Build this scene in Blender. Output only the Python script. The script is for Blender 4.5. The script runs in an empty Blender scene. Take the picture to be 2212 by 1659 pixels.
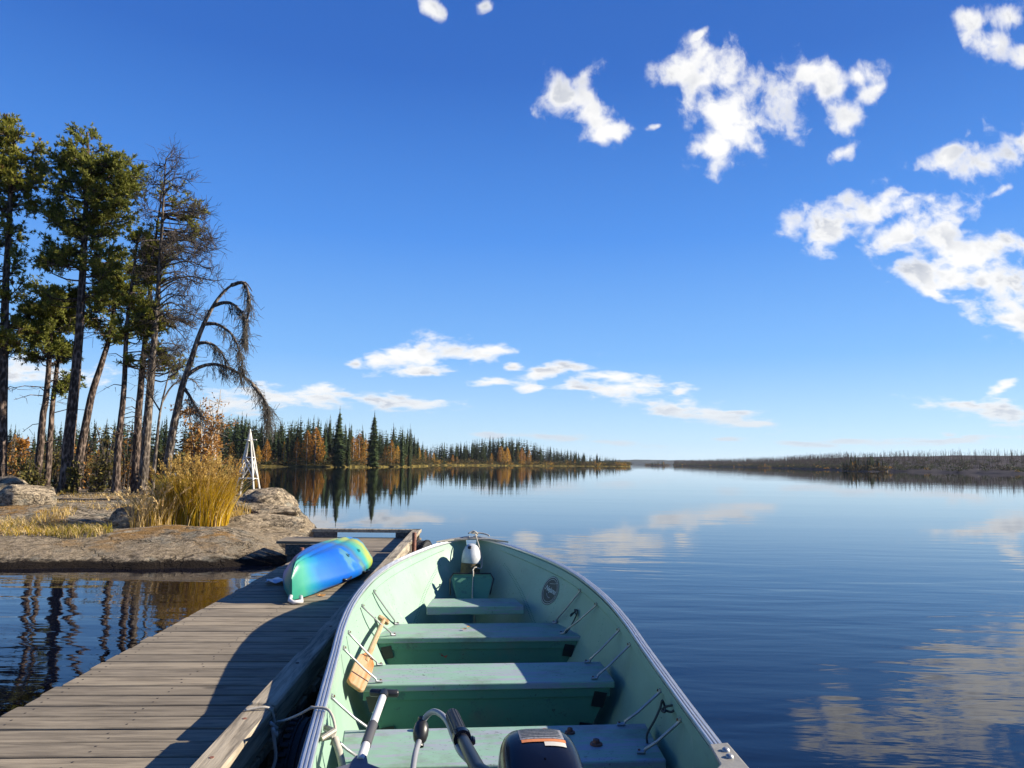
import bpy, bmesh, math, random
import numpy as np
from mathutils import Vector, Matrix
random.seed(7)
rng = np.random.default_rng(11)
R = math.radians
SC = bpy.context.scene
COL = SC.collection

# ------------------------------------------------------------------ camera
FPX, CX, CY = 1534.0, 1106.0, 829.5          # photo measured on a 2212 x 1659 grid
TH = math.atan((998 - 829.5) / FPX)
RHO = R(0.75)
CAM = Vector((0, 0, 1.5))
_f = Vector((0, math.cos(TH), math.sin(TH)))
_u0 = Vector((0, -math.sin(TH), math.cos(TH)))
_r = Vector((1, 0, 0)) * math.cos(RHO) + _u0 * math.sin(RHO)
_u = Vector((-1, 0, 0)) * math.sin(RHO) + _u0 * math.cos(RHO)
cd = bpy.data.cameras.new('camera')
cam = bpy.data.objects.new('camera', cd)
COL.objects.link(cam)
cam.matrix_world = Matrix(((_r.x, _u.x, -_f.x, CAM.x), (_r.y, _u.y, -_f.y, CAM.y), (_r.z, _u.z, -_f.z, CAM.z), (0, 0, 0, 1)))
cd.sensor_width = 36.0
cd.lens = 36.0 * FPX / 2212.0
cd.clip_start = 0.05
cd.clip_end = 40000
SC.camera = cam


def ray(x, y):
    return _f + _r * ((x - CX) / FPX) - _u * ((y - CY) / FPX)


def Uz(x, y, z):
    d = ray(x, y)
    return CAM + d * ((z - CAM.z) / d.z)


def Uy(x, y, Y):
    d = ray(x, y)
    return CAM + d * (Y / d.y)


# ------------------------------------------------------------------ sun, sky, exposure
SUN_EL, SUN_AZ = R(25.5), R(84.0)            # azimuth measured from straight ahead towards the right
to_sun = Vector((math.sin(SUN_AZ) * math.cos(SUN_EL), math.cos(SUN_AZ) * math.cos(SUN_EL), math.sin(SUN_EL)))
sl = bpy.data.lights.new('sun', 'SUN')
sl.energy = 5.0
sl.angle = R(0.5)
sl.color = (1.0, 0.90, 0.74)
sun = bpy.data.objects.new('sun', sl)
COL.objects.link(sun)
sun.rotation_euler = to_sun.to_track_quat('Z', 'Y').to_euler()
SC.view_settings.view_transform = 'Standard'
SC.view_settings.look = 'None'
SC.view_settings.exposure = 1.25
SC.view_settings.gamma = 1.0
SC.cycles.max_bounces = 6
SC.cycles.transparent_max_bounces = 6
SC.cycles.sample_clamp_indirect = 6.0
SC.cycles.caustics_reflective = False
SC.cycles.caustics_refractive = False

W = bpy.data.worlds.new('World')
SC.world = W
W.use_nodes = True
nt = W.node_tree
nt.nodes.clear()


class NG:
    """small helper to write node trees as expressions"""

    def __init__(self, tree):
        self.t = tree

    def n(self, typ, **kw):
        x = self.t.nodes.new(typ)
        for k, v in kw.items():
            setattr(x, k, v)
        return x

    def link(self, a, b):
        self.t.links.new(a, b)

    def put(self, sock, v):
        if hasattr(v, 'is_output') or isinstance(v, bpy.types.NodeSocket):
            self.t.links.new(v, sock)
        else:
            sock.default_value = v

    def math(self, op, a, b=0.0, c=0.0, clamp=False):
        x = self.n('ShaderNodeMath', operation=op)
        x.use_clamp = clamp
        self.put(x.inputs[0], a)
        self.put(x.inputs[1], b)
        self.put(x.inputs[2], c)
        return x.outputs[0]

    def vmath(self, op, a, b=(0, 0, 0)):
        x = self.n('ShaderNodeVectorMath', operation=op)
        self.put(x.inputs[0], a)
        self.put(x.inputs[1], b)
        return x.outputs['Value'] if op in ('LENGTH', 'DOT_PRODUCT') else x.outputs[0]

    def noise(self, vec, scale, detail=4.0, rough=0.55, out='Fac', dist=0.0):
        x = self.n('ShaderNodeTexNoise')
        if vec is not None:
            self.link(vec, x.inputs['Vector'])
        x.inputs['Scale'].default_value = scale
        x.inputs['Detail'].default_value = detail
        x.inputs['Roughness'].default_value = rough
        x.inputs['Distortion'].default_value = dist
        return x.outputs[out]

    def mapr(self, v, a, b, c=0.0, d=1.0, smooth=False):
        x = self.n('ShaderNodeMapRange')
        if smooth:
            x.interpolation_type = 'SMOOTHSTEP'
        self.put(x.inputs['Value'], v)
        x.inputs['From Min'].default_value = a
        x.inputs['From Max'].default_value = b
        x.inputs['To Min'].default_value = c
        x.inputs['To Max'].default_value = d
        return x.outputs[0]

    def mix(self, f, a, b, mode='MIX'):
        x = self.n('ShaderNodeMix', data_type='RGBA', blend_type=mode)
        self.put(x.inputs[0], f)
        self.put(x.inputs[6], a if not isinstance(a, tuple) else (*a, 1.0)[:4])
        self.put(x.inputs[7], b if not isinstance(b, tuple) else (*b, 1.0)[:4])
        return x.outputs[2]

    def ramp(self, f, stops):
        x = self.n('ShaderNodeValToRGB')
        e = x.color_ramp.elements
        while len(e) > 1:
            e.remove(e[-1])
        e[0].position, e[0].color = stops[0][0], (*stops[0][1], 1)
        for p, c in stops[1:]:
            k = e.new(p)
            k.color = (*c, 1)
        self.put(x.inputs[0], f)
        return x.outputs[0]

    def mapping(self, vec, loc=(0, 0, 0), rot=(0, 0, 0), scale=(1, 1, 1), typ='POINT'):
        x = self.n('ShaderNodeMapping', vector_type=typ)
        self.link(vec, x.inputs['Vector'])
        x.inputs['Location'].default_value = loc
        x.inputs['Rotation'].default_value = rot
        x.inputs['Scale'].default_value = scale
        return x.outputs[0]


g = NG(nt)
SKY_STRENGTH = 0.1
sky = g.n('ShaderNodeTexSky')
sky.sky_type = 'NISHITA'
sky.sun_disc = False
sky.sun_elevation = SUN_EL
sky.sun_rotation = SUN_AZ
sky.altitude = 300
sky.air_density = 1.0
sky.dust_density = 0.15
sky.ozone_density = 2.2
hs = g.n('ShaderNodeHueSaturation')
hs.inputs['Saturation'].default_value = 1.22
hs.inputs['Value'].default_value = 1.0
g.link(sky.outputs[0], hs.inputs['Color'])
hs_out = hs.outputs[0]
tc = g.n('ShaderNodeTexCoord')
sep = g.n('ShaderNodeSeparateXYZ')
g.link(tc.outputs['Generated'], sep.inputs[0])
dx, dy, dz = sep.outputs
clear = g.ramp(g.mapr(dz, 0.0, 0.8), [(0.0, (0.520, 0.750, 0.960)), (0.06, (0.430, 0.670, 0.930)), (0.18, (0.205, 0.470, 0.93)), (0.38, (0.082, 0.285, 0.82)), (0.62, (0.034, 0.145, 0.560)), (1.0, (0.020, 0.090, 0.40))])
clear = g.vmath('SCALE', clear)
nt.nodes[-1].inputs['Scale'].default_value = 0.44 / SKY_STRENGTH
sky_col = g.mix(0.9, hs_out, clear)
front = g.math('GREATER_THAN', dy, 0.05)
sdy = g.math('MAXIMUM', dy, 0.05)
A = g.math('DIVIDE', dx, sdy)
B = g.math('DIVIDE', dz, sdy)
comb = g.n('ShaderNodeCombineXYZ')
g.link(A, comb.inputs[0])
g.link(B, comb.inputs[1])
AB = comb.outputs[0]
CLOUDS = [  # centre and half axes on the photo grid, tilt in degrees (clockwise on the photo)
    (930, 20, 36, 16, 40), (1048, 12, 28, 16, -30),
    (1222, 212, 58, 42, 20), (1262, 165, 46, 20, -38), (1285, 250, 56, 34, 60), (1305, 285, 42, 20, -10),
    (1470, 155, 75, 32, 10), (1550, 160, 72, 62, 0), (1570, 235, 84, 66, 20), (1540, 318, 52, 44, 60), (1610, 275, 76, 34, -20),
    (1690, 215, 56, 62, 20), (1745, 155, 34, 36, 0), (1800, 185, 50, 50, 20), (1850, 165, 44, 30, 0), (1822, 240, 40, 46, 0), (1865, 205, 34, 22, -30),
    (1830, 325, 36, 16, -25), (1893, 192, 30, 14, -30), (1510, 75, 26, 9, -40), (1418, 272, 22, 10, -20),
    (2095, 42, 36, 22, 20), (2150, 92, 56, 30, 10), (2180, 40, 44, 30, 0), (2215, 115, 50, 24, 20),
    (2040, 335, 58, 28, -20), (2115, 340, 66, 46, -25), (2200, 308, 80, 34, -18), (2165, 410, 26, 10, -25),
    (1790, 485, 74, 44, -5), (1880, 465, 80, 42, -8), (1950, 505, 90, 52, 15), (2025, 520, 92, 72, 10), (1985, 580, 70, 42, 25), (2050, 600, 60, 36, 25),
    (2110, 550, 84, 40, 10), (2200, 530, 70, 24, 0), (2130, 600, 60, 40, 0), (2175, 640, 80, 60, 10), (2200, 690, 60, 34, 10), (2010, 630, 34, 12, 30),
    (820, 783, 34, 13, 0), (890, 768, 66, 20, -15), (985, 755, 84, 17, 5), (900, 802, 60, 9, -3), (1060, 757, 52, 7, 0), (770, 783, 14, 9, 0),
    (1110, 791, 17, 9, 0), (1180, 803, 56, 13, -18), (1240, 792, 40, 8, 5), (1310, 813, 74, 9, 3), (1335, 840, 92, 17, 4), (1250, 838, 44, 5, 0), (1060, 825, 34, 7, 0), (1145, 838, 26, 6, 0),
    (600, 858, 60, 18, 5), (690, 856, 58, 16, 5), (840, 870, 84, 14, 3), (490, 874, 50, 20, 0),
    (1460, 886, 60, 14, 5), (1540, 895, 80, 15, 12), (1610, 914, 60, 6, 4), (1590, 892, 50, 6, 0),
    (2110, 880, 96, 12, 5), (2180, 897, 70, 18, 8), (2168, 836, 22, 9, -20), (1468, 845, 15, 7, -15),
    (1190, 944, 74, 6, 2), (1330, 956, 74, 4, 3), (1058, 940, 32, 6, 0), (1750, 960, 80, 5, 3), (1850, 955, 90, 5, 0), (2045, 952, 104, 6, -3), (1565, 948, 20, 4, 0), (2050, 941, 14, 4, 0),
    (40, 800, 60, 22, 0), (190, 812, 44, 14, 0),
]
acc = None
for (cx, cy, rx, ry, tl) in CLOUDS:
    d = ray(cx, cy)
    if cy < 740:
        rx, ry = rx * 0.86, ry * 0.86
    src = AB
    if acc is not None:                      # run the chain in sequence, the shader stack is small
        cc = g.n('ShaderNodeCombineXYZ')
        g.link(A, cc.inputs[0])
        g.link(B, cc.inputs[1])
        g.link(acc, cc.inputs[2])
        src = cc.outputs[0]
    m = g.mapping(src, loc=(d.x / d.y, d.z / d.y, 0), rot=(0, 0, -R(tl)), scale=(rx / 1500, ry / 1500, 1e6), typ='TEXTURE')
    ln = g.vmath('LENGTH', m)
    if rx < 26 and cy < 740:
        ln = g.math('ADD', ln, 0.45)
    acc = ln if acc is None else g.math('SMOOTH_MIN', acc, ln, 0.35)
bl = g.math('MULTIPLY', g.math('LOGARITHM', g.math('ADD', g.math('MAXIMUM', B, 0.0), 0.06), math.e), 0.5)
cn = g.n('ShaderNodeCombineXYZ')
g.link(A, cn.inputs[0])
g.link(bl, cn.inputs[1])
warp = g.noise(cn.outputs[0], 14.0, 3.0, 0.6, out='Color')
P0 = g.vmath('ADD', cn.outputs[0], g.vmath('MULTIPLY', g.vmath('SUBTRACT', warp, (0.5, 0.5, 0.5)), (0.035, 0.03, 0.03)))
n1 = g.noise(P0, 21.0, 11.0, 0.57)
P1 = g.vmath('ADD', P0, (0.012, 0.014, 0.0))
n2 = g.noise(P1, 21.0, 6.0, 0.55)
dens0 = g.math('ADD', g.math('SUBTRACT', 1.44, acc), g.math('MULTIPLY', g.math('SUBTRACT', n1, 0.5), 5.2))
dens = g.math('MULTIPLY', g.mapr(dens0, -0.28, 1.22, smooth=True), front)
lit = g.math('SUBTRACT', n1, n2)
core = g.mapr(dens0, 0.3, 1.5, 0.0, 1.0, smooth=True)
n3 = g.noise(g.vmath('ADD', P0, (3.1, 1.7, 0.0)), 9.0, 3.0, 0.5)
shade = g.math('MULTIPLY', core, g.math('MULTIPLY', g.mapr(n3, 0.34, 0.66, 0.0, 1.0, smooth=True), g.mapr(lit, -0.06, 0.10, 0.35, 1.0, smooth=True)))
ccol = g.mix(shade, (4.5, 4.45, 4.35), (2.4, 2.55, 2.85))
lowf = g.mapr(B, 0.0, 0.12, 0.0, 1.0, smooth=True)
ccol2 = g.mix(lowf, (2.75, 2.9, 3.2), ccol)
col = g.mix(g.math('MULTIPLY', dens, g.mapr(B, 0.0, 0.10, 0.55, 0.97)), sky_col, ccol2)
bg = g.n('ShaderNodeBackground')
g.link(col, bg.inputs['Color'])
bg.inputs['Strength'].default_value = SKY_STRENGTH
out = g.n('ShaderNodeOutputWorld')
g.link(bg.outputs[0], out.inputs['Surface'])
W.cycles.sampling_method = 'MANUAL'
W.cycles.sample_map_resolution = 512

# ------------------------------------------------------------------ object helpers


def tag(o, label=None, cat=None, group=None, kind=None):
    for k, v in (('label', label), ('category', cat), ('group', group), ('kind', kind)):
        if v:
            o[k] = v
    return o


def empty(name, loc=(0, 0, 0), rz=0.0):
    o = bpy.data.objects.new(name, None)
    COL.objects.link(o)
    o.location = loc
    o.rotation_euler = (0, 0, rz)
    o.empty_display_size = 0.1
    return o


def link_mesh(name, me, parent=None):
    o = bpy.data.objects.new(name, me)
    COL.objects.link(o)
    if parent:
        o.parent = parent
    return o


def mesh_np(name, V, Fs, mats, parent=None, mi=None, smooth=False):
    """V (N,3); Fs (M,3) or (M,4) int array"""
    V = np.asarray(V, dtype=np.float32)
    Fs = np.asarray(Fs, dtype=np.int32)
    me = bpy.data.meshes.new(name)
    k = Fs.shape[1]
    me.vertices.add(len(V))
    me.vertices.foreach_set('co', V.ravel())
    me.loops.add(Fs.size)
    me.loops.foreach_set('vertex_index', Fs.ravel())
    me.polygons.add(len(Fs))
    me.polygons.foreach_set('loop_start', np.arange(0, Fs.size, k, dtype=np.int32))
    me.polygons.foreach_set('loop_total', np.full(len(Fs), k, dtype=np.int32))
    for m in (mats if isinstance(mats, (list, tuple)) else [mats]):
        me.materials.append(m)
    if mi is not None:
        me.polygons.foreach_set('material_index', np.asarray(mi, dtype=np.int32))
    if smooth:
        me.polygons.foreach_set('use_smooth', np.ones(len(Fs), dtype=bool))
    me.update(calc_edges=True)
    me.validate()
    return link_mesh(name, me, parent)


class MB:
    def __init__(self):
        self.v, self.f, self.m = [], [], []

    def add(self, vs, fs, mi=0):
        b = len(self.v)
        self.v += [tuple(x) for x in vs]
        self.f += [tuple(i + b for i in f) for f in fs]
        self.m += [mi] * len(fs)

    def box(self, c, s, M=None, mi=0, bev=0.0):
        hx, hy, hz = s[0] / 2, s[1] / 2, s[2] / 2
        if bev > 0:
            b = min(bev, hx * .9, hy * .9, hz * .9)
            vs = []
            for z, o in ((-hz, b), (-hz + b, 0), (hz - b, 0), (hz, b)):
                x, y, q = hx - o, hy - o, b
                vs += [(-x + q, -y, z), (x - q, -y, z), (x, -y + q, z), (x, y - q, z), (x - q, y, z), (-x + q, y, z), (-x, y - q, z), (-x, -y + q, z)]
            fs = [tuple(range(7, -1, -1)), tuple(range(24, 32))]
            for k in range(3):
                for i in range(8):
                    j = (i + 1) % 8
                    fs.append((k * 8 + i, k * 8 + j, k * 8 + 8 + j, k * 8 + 8 + i))
        else:
            vs = [(x, y, z) for z in (-hz, hz) for x, y in ((-hx, -hy), (hx, -hy), (hx, hy), (-hx, hy))]
            fs = [(3, 2, 1, 0), (4, 5, 6, 7), (0, 1, 5, 4), (1, 2, 6, 5), (2, 3, 7, 6), (3, 0, 4, 7)]
        vs = [Vector(v) for v in vs]
        if M is not None:
            vs = [M @ v for v in vs]
        c = Vector(c)
        self.add([v + c for v in vs], fs, mi)

    def tube(self, pts, rad, n=8, mi=0, cap=True, flat=1.0, up=None):
        pts = [Vector(p) for p in pts]
        if not hasattr(rad, '__len__'):
            rad = [rad] * len(pts)
        rings = []
        prev = None
        for i, p in enumerate(pts):
            t = (pts[min(i + 1, len(pts) - 1)] - pts[max(i - 1, 0)])
            if t.length < 1e-9:
                t = Vector((0, 0, 1))
            t.normalize()
            if prev is None:
                a = up if up is not None else (Vector((0, 0, 1)) if abs(t.z) < .9 else Vector((1, 0, 0)))
                x = t.cross(a).normalized()
            else:
                x = (prev - t * prev.dot(t))
                x = x.normalized() if x.length > 1e-6 else t.orthogonal().normalized()
            prev = x
            y = t.cross(x)
            rings.append([p + (x * math.cos(2 * math.pi * k / n) + y * math.sin(2 * math.pi * k / n) * flat) * rad[i] for k in range(n)])
        vs = [v for r_ in rings for v in r_]
        fs = []
        for i in range(len(pts) - 1):
            for k in range(n):
                j = (k + 1) % n
                fs.append((i * n + k, i * n + j, (i + 1) * n + j, (i + 1) * n + k))
        if cap:
            fs.append(tuple(range(n - 1, -1, -1)))
            fs.append(tuple(range((len(pts) - 1) * n, len(pts) * n)))
        self.add(vs, fs, mi)

    def lathe(self, prof, M=None, n=24, mi=0):
        M = M or Matrix()
        vs = [M @ Vector((r_ * math.cos(2 * math.pi * k / n), r_ * math.sin(2 * math.pi * k / n), z)) for r_, z in prof for k in range(n)]
        fs = []
        for i in range(len(prof) - 1):
            for k in range(n):
                j = (k + 1) % n
                fs.append((i * n + k, i * n + j, (i + 1) * n + j, (i + 1) * n + k))
        self.add(vs, fs, mi)

    def grid(self, rows, closed=False, mi=0, flip=False):
        nn = len(rows[0])
        vs = [v for r_ in rows for v in r_]
        fs = []
        for i in range(len(rows) - 1):
            for k in range(nn if closed else nn - 1):
                j = (k + 1) % nn
                q = (i * nn + k, i * nn + j, (i + 1) * nn + j, (i + 1) * nn + k)
                fs.append(q[::-1] if flip else q)
        self.add(vs, fs, mi)

    def prism(self, poly, d, mi=0):
        """poly list of Vector, extruded by vector d"""
        n = len(poly)
        d = Vector(d)
        vs = [Vector(p) for p in poly] + [Vector(p) + d for p in poly]
        fs = [tuple(range(n - 1, -1, -1)), tuple(range(n, 2 * n))] + [(i, (i + 1) % n, n + (i + 1) % n, n + i) for i in range(n)]
        self.add(vs, fs, mi)

    def build(self, name, mats, parent=None, smooth=False, angle=None, loc=None):
        me = bpy.data.meshes.new(name)
        vv = self.v
        if loc is not None:
            vv = [(a - loc[0], b - loc[1], c - loc[2]) for a, b, c in vv]
        me.from_pydata(vv, [], self.f)
        for m in (mats if isinstance(mats, (list, tuple)) else [mats]):
            me.materials.append(m)
        me.polygons.foreach_set('material_index', self.m)
        bm = bmesh.new()
        bm.from_mesh(me)
        bmesh.ops.recalc_face_normals(bm, faces=bm.faces)
        bm.to_mesh(me)
        bm.free()
        if smooth:
            me.polygons.foreach_set('use_smooth', [True] * len(me.polygons))
            if angle:
                me.set_sharp_from_angle(angle=R(angle))
        me.update()
        o = link_mesh(name, me, parent)
        if loc is not None:
            o.location = loc
        return o


def interp(x, xs, ys):
    return float(np.interp(x, xs, ys))


def smooth_interp(xs, ys):
    """monotone-ish cubic (Catmull-Rom) through the points"""
    xs, ys = np.array(xs, float), np.array(ys, float)
    d = np.gradient(ys, xs)

    def fn(x):
        x = min(max(x, xs[0]), xs[-1])
        i = int(min(max(np.searchsorted(xs, x) - 1, 0), len(xs) - 2))
        h = xs[i + 1] - xs[i]
        t = (x - xs[i]) / h
        return (2 * t**3 - 3 * t**2 + 1) * ys[i] + (t**3 - 2 * t**2 + t) * h * d[i] + (-2 * t**3 + 3 * t**2) * ys[i + 1] + (t**3 - t**2) * h * d[i + 1]
    return fn


# value noise on numpy arrays
_perm = rng.random((256, 256))


def vnoise(x, y):
    x, y = np.asarray(x, float), np.asarray(y, float)
    xi, yi = np.floor(x).astype(int), np.floor(y).astype(int)
    fx, fy = x - xi, y - yi
    fx, fy = fx * fx * (3 - 2 * fx), fy * fy * (3 - 2 * fy)
    p = lambda a, b: _perm[a % 256, b % 256]
    return (p(xi, yi) * (1 - fx) + p(xi + 1, yi) * fx) * (1 - fy) + (p(xi, yi + 1) * (1 - fx) + p(xi + 1, yi + 1) * fx) * fy


def fbm(x, y, o=4):
    s, a, t = 0.0, 1.0, 0.0
    for i in range(o):
        s = s + a * vnoise(x * 2**i + 17.3 * i, y * 2**i + 5.1 * i)
        t += a
        a *= 0.5
    return s / t - 0.5


# ------------------------------------------------------------------ materials
MATS = {}


def new_mat(name):
    m = bpy.data.materials.new(name)
    m.use_nodes = True
    t = m.node_tree
    b = t.nodes['Principled BSDF']
    MATS[name] = m
    return m, NG(t), b


def M_simple(name, col, rough=0.6, metal=0.0, var=0.0, scale=8.0, bump=0.0, bscale=60.0, spec=0.5):
    m, q, b = new_mat(name)
    b.inputs['Roughness'].default_value = rough
    b.inputs['Metallic'].default_value = metal
    b.inputs['Specular IOR Level'].default_value = spec
    if var:
        tcn = q.n('ShaderNodeTexCoord').outputs['Object']
        n = q.noise(tcn, scale, 6.0, 0.6)
        lo = tuple(c * (1 - var) for c in col)
        hi = tuple(min(1, c * (1 + var)) for c in col)
        q.link(q.mix(q.mapr(n, 0.3, 0.7), lo, hi), b.inputs['Base Color'])
    else:
        b.inputs['Base Color'].default_value = (*col, 1)
    if bump:
        tcn = q.n('ShaderNodeTexCoord').outputs['Object']
        bp = q.n('ShaderNodeBump')
        bp.inputs['Strength'].default_value = bump
        bp.inputs['Distance'].default_value = 0.01
        q.link(q.noise(tcn, bscale, 5.0), bp.inputs['Height'])
        q.link(bp.outputs[0], b.inputs['Normal'])
    return m


def M_leaf(name, c1, c2, trans=0.3, rough=0.6, objrand=False):
    """foliage: colour varies leaf by leaf (and tree by tree), part of the light passes through"""
    m, q, b = new_mat(name)
    ge = q.n('ShaderNodeNewGeometry')
    f = ge.outputs['Random Per Island']
    colr = q.mix(f, c1, c2)
    if objrand:
        oi = q.n('ShaderNodeObjectInfo')
        h = q.n('ShaderNodeHueSaturation')
        q.link(colr, h.inputs['Color'])
        q.link(q.mapr(oi.outputs['Random'], 0, 1, 0.7, 1.35), h.inputs['Value'])
        q.link(q.mapr(oi.outputs['Random'], 0, 1, 0.485, 0.515), h.inputs['Hue'])
        colr = h.outputs[0]
    q.link(colr, b.inputs['Base Color'])
    b.inputs['Roughness'].default_value = rough
    b.inputs['Specular IOR Level'].default_value = 0.12
    tr = q.n('ShaderNodeBsdfTranslucent')
    q.link(colr, tr.inputs['Color'])
    mx = q.n('ShaderNodeMixShader')
    mx.inputs[0].default_value = trans
    q.link(b.outputs[0], mx.inputs[1])
    q.link(tr.outputs[0], mx.inputs[2])
    q.link(mx.outputs[0], q.t.nodes['Material Output'].inputs['Surface'])
    return m


def M_wood(name, c_lo, c_hi, along='X', rough=0.8, island=True, scale=1.0, knots=True):
    m, q, b = new_mat(name)
    tcn = q.n('ShaderNodeTexCoord').outputs['Object']
    sc = {'X': (1.6, 20, 20), 'Y': (20, 1.6, 20), 'Z': (20, 20, 1.6)}[along]
    ge = q.n('ShaderNodeNewGeometry')
    off = q.n('ShaderNodeCombineXYZ')
    rpi = ge.outputs['Random Per Island']
    q.link(q.math('MULTIPLY', rpi, 37.0), off.inputs[0])
    q.link(q.math('MULTIPLY', rpi, 91.0), off.inputs[1])
    v = q.vmath('ADD', tcn, off.outputs[0])
    mp = q.mapping(v, scale=tuple(s * scale for s in sc))
    grain = q.noise(mp, 1.6, 7.0, 0.62, dist=0.5)
    fine = q.noise(q.mapping(v, scale=tuple(s * scale * 3 for s in sc)), 2.0, 3.0, 0.6)
    blot = q.noise(v, 2.4 * scale, 4.0, 0.6)
    f = q.math('ADD', q.math('MULTIPLY', grain, 0.62), q.math('ADD', q.math('MULTIPLY', blot, 0.20), q.math('MULTIPLY', fine, 0.18)))
    colr = q.ramp(f, [(0.34, tuple(a * .8 for a in c_lo)), (0.43, c_lo), (0.5, tuple((a + c) / 2 for a, c in zip(c_lo, c_hi))), (0.6, c_hi)])
    if island:
        colr = q.mix(1.0, colr, q.ramp(rpi, [(0.0, (0.60, 0.59, 0.58)), (0.35, (0.86, 0.85, 0.83)), (0.7, (1.0, 0.98, 0.94)), (1.0, (1.22, 1.19, 1.12))]), 'MULTIPLY')
    if knots:
        vo = q.n('ShaderNodeTexVoronoi')
        q.link(q.mapping(v, scale={'X': (2.2, 7, 7), 'Y': (7, 2.2, 7), 'Z': (7, 7, 2.2)}[along]), vo.inputs['Vector'])
        vo.inputs['Scale'].default_value = 0.9
        vo.inputs['Randomness'].default_value = 1.0
        kn = q.mapr(vo.outputs['Distance'], 0.07, 0.15, 1.0, 0.0, smooth=True)
        colr = q.mix(q.math('MULTIPLY', kn, 0.65), colr, tuple(c * 0.35 for c in c_lo))
    q.link(colr, b.inputs['Base Color'])
    b.inputs['Roughness'].default_value = rough
    b.inputs['Specular IOR Level'].default_value = 0.3
    bp = q.n('ShaderNodeBump')
    bp.inputs['Strength'].default_value = 0.5
    bp.inputs['Distance'].default_value = 0.004
    q.link(q.math('ADD', grain, q.math('MULTIPLY', fine, 0.6)), bp.inputs['Height'])
    q.link(bp.outputs[0], b.inputs['Normal'])
    return m


deck_wood = M_wood('weathered_deck_wood', (0.155, 0.130, 0.096), (0.290, 0.245, 0.180), 'X')
rail_wood = M_wood('weathered_rail_wood', (0.170, 0.145, 0.108), (0.40, 0.345, 0.26), 'Y')
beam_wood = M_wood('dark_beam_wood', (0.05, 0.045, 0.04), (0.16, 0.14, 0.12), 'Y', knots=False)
paddle_wood = M_wood('worn_paddle_wood', (0.27, 0.15, 0.055), (0.42, 0.32, 0.20), 'Y', island=False, knots=False, scale=1.5, rough=0.6)
blade_wood = M_wood('worn_blade_wood', (0.36, 0.14, 0.035), (0.40, 0.29, 0.18), 'Y', island=False, knots=False, scale=0.7, rough=0.6)
rubber = M_simple('tyre_rubber', (0.018, 0.018, 0.02), 0.75, var=0.3, bump=0.3)
black_plastic = M_simple('black_plastic', (0.012, 0.012, 0.014), 0.38)
black_grip = M_simple('ribbed_black_grip', (0.014, 0.014, 0.015), 0.55)
grey_plastic = M_simple('grey_hose_plastic', (0.20, 0.205, 0.225), 0.4, var=0.1)
white_plastic = M_simple('white_plastic', (0.46, 0.46, 0.47), 0.45, var=0.08)
white_paint = M_simple('white_paint_wood', (0.62, 0.60, 0.55), 0.6, var=0.1, scale=20)
rope_mat = M_simple('pale_rope', (0.36, 0.33, 0.28), 0.85, var=0.2, scale=80)
dark_rope = M_simple('dark_cord', (0.06, 0.065, 0.06), 0.85)
rust = M_simple('rusty_steel', (0.16, 0.06, 0.035), 0.75, var=0.4, scale=30, bump=0.3)
steel = M_simple('galvanised_steel', (0.30, 0.31, 0.32), 0.45, 0.6, var=0.15, scale=20)
casting = M_simple('cast_aluminium', (0.27, 0.255, 0.215), 0.55, 0.35, var=0.15, scale=25, bump=0.15)
red_leaf = M_simple('red_leaf', (0.25, 0.045, 0.03), 0.7, var=0.3, scale=40)
ochre_leaf = M_simple('ochre_leaf', (0.45, 0.22, 0.06), 0.7, var=0.3, scale=40)
sheet_mat = M_simple('grey_plastic_sheet', (0.35, 0.42, 0.52), 0.35, var=0.1)
brown_foam = M_simple('stained_float_band', (0.10, 0.075, 0.035), 0.8, var=0.5, scale=22, bump=0.3)
float_white = M_simple('scuffed_white_float', (0.40, 0.415, 0.43), 0.5, var=0.2, scale=14)


def mat_bark(name, lo, hi, flake=(0.30, 0.22, 0.17)):
    m, q, b = new_mat(name)
    tcn = q.n('ShaderNodeTexCoord').outputs['Object']
    mp = q.mapping(tcn, scale=(9, 9, 3.2))
    vo = q.n('ShaderNodeTexVoronoi')
    q.link(mp, vo.inputs['Vector'])
    vo.inputs['Scale'].default_value = 2.2
    n = q.noise(mp, 2.0, 6.0, 0.65)
    c = q.ramp(q.math('ADD', q.math('MULTIPLY', vo.outputs['Distance'], 0.6), q.math('MULTIPLY', n, 0.5)), [(0.2, lo), (0.55, hi), (0.8, flake)])
    q.link(c, b.inputs['Base Color'])
    b.inputs['Roughness'].default_value = 0.9
    b.inputs['Specular IOR Level'].default_value = 0.15
    bp = q.n('ShaderNodeBump')
    bp.inputs['Strength'].default_value = 1.0
    bp.inputs['Distance'].default_value = 0.03
    q.link(q.math('SUBTRACT', n, vo.outputs['Distance']), bp.inputs['Height'])
    q.link(bp.outputs[0], b.inputs['Normal'])
    return m


pine_bark = mat_bark('pine_bark', (0.016, 0.012, 0.010), (0.055, 0.040, 0.032), (0.24, 0.18, 0.145))
dead_bark = mat_bark('grey_dead_bark', (0.022, 0.017, 0.014), (0.080, 0.064, 0.052), (0.26, 0.22, 0.18))
twig_mat = M_simple('dead_twigs', (0.040, 0.030, 0.024), 0.9, var=0.4, scale=3)
lichen_twig = M_simple('lichen_hung_twigs', (0.070, 0.062, 0.050), 0.95, var=0.5, scale=9)
birch_bark = M_simple('pale_birch_bark', (0.34, 0.30, 0.25), 0.8, var=0.3, scale=12)
needle = M_leaf('pine_needles', (0.125, 0.145, 0.02), (0.34, 0.315, 0.06), 0.42)
needle_dark = M_leaf('dark_pine_needles', (0.09, 0.115, 0.022), (0.275, 0.27, 0.058), 0.40)
needle_brown = M_leaf('browned_needles', (0.10, 0.055, 0.03), (0.17, 0.10, 0.05), 0.2)
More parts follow.
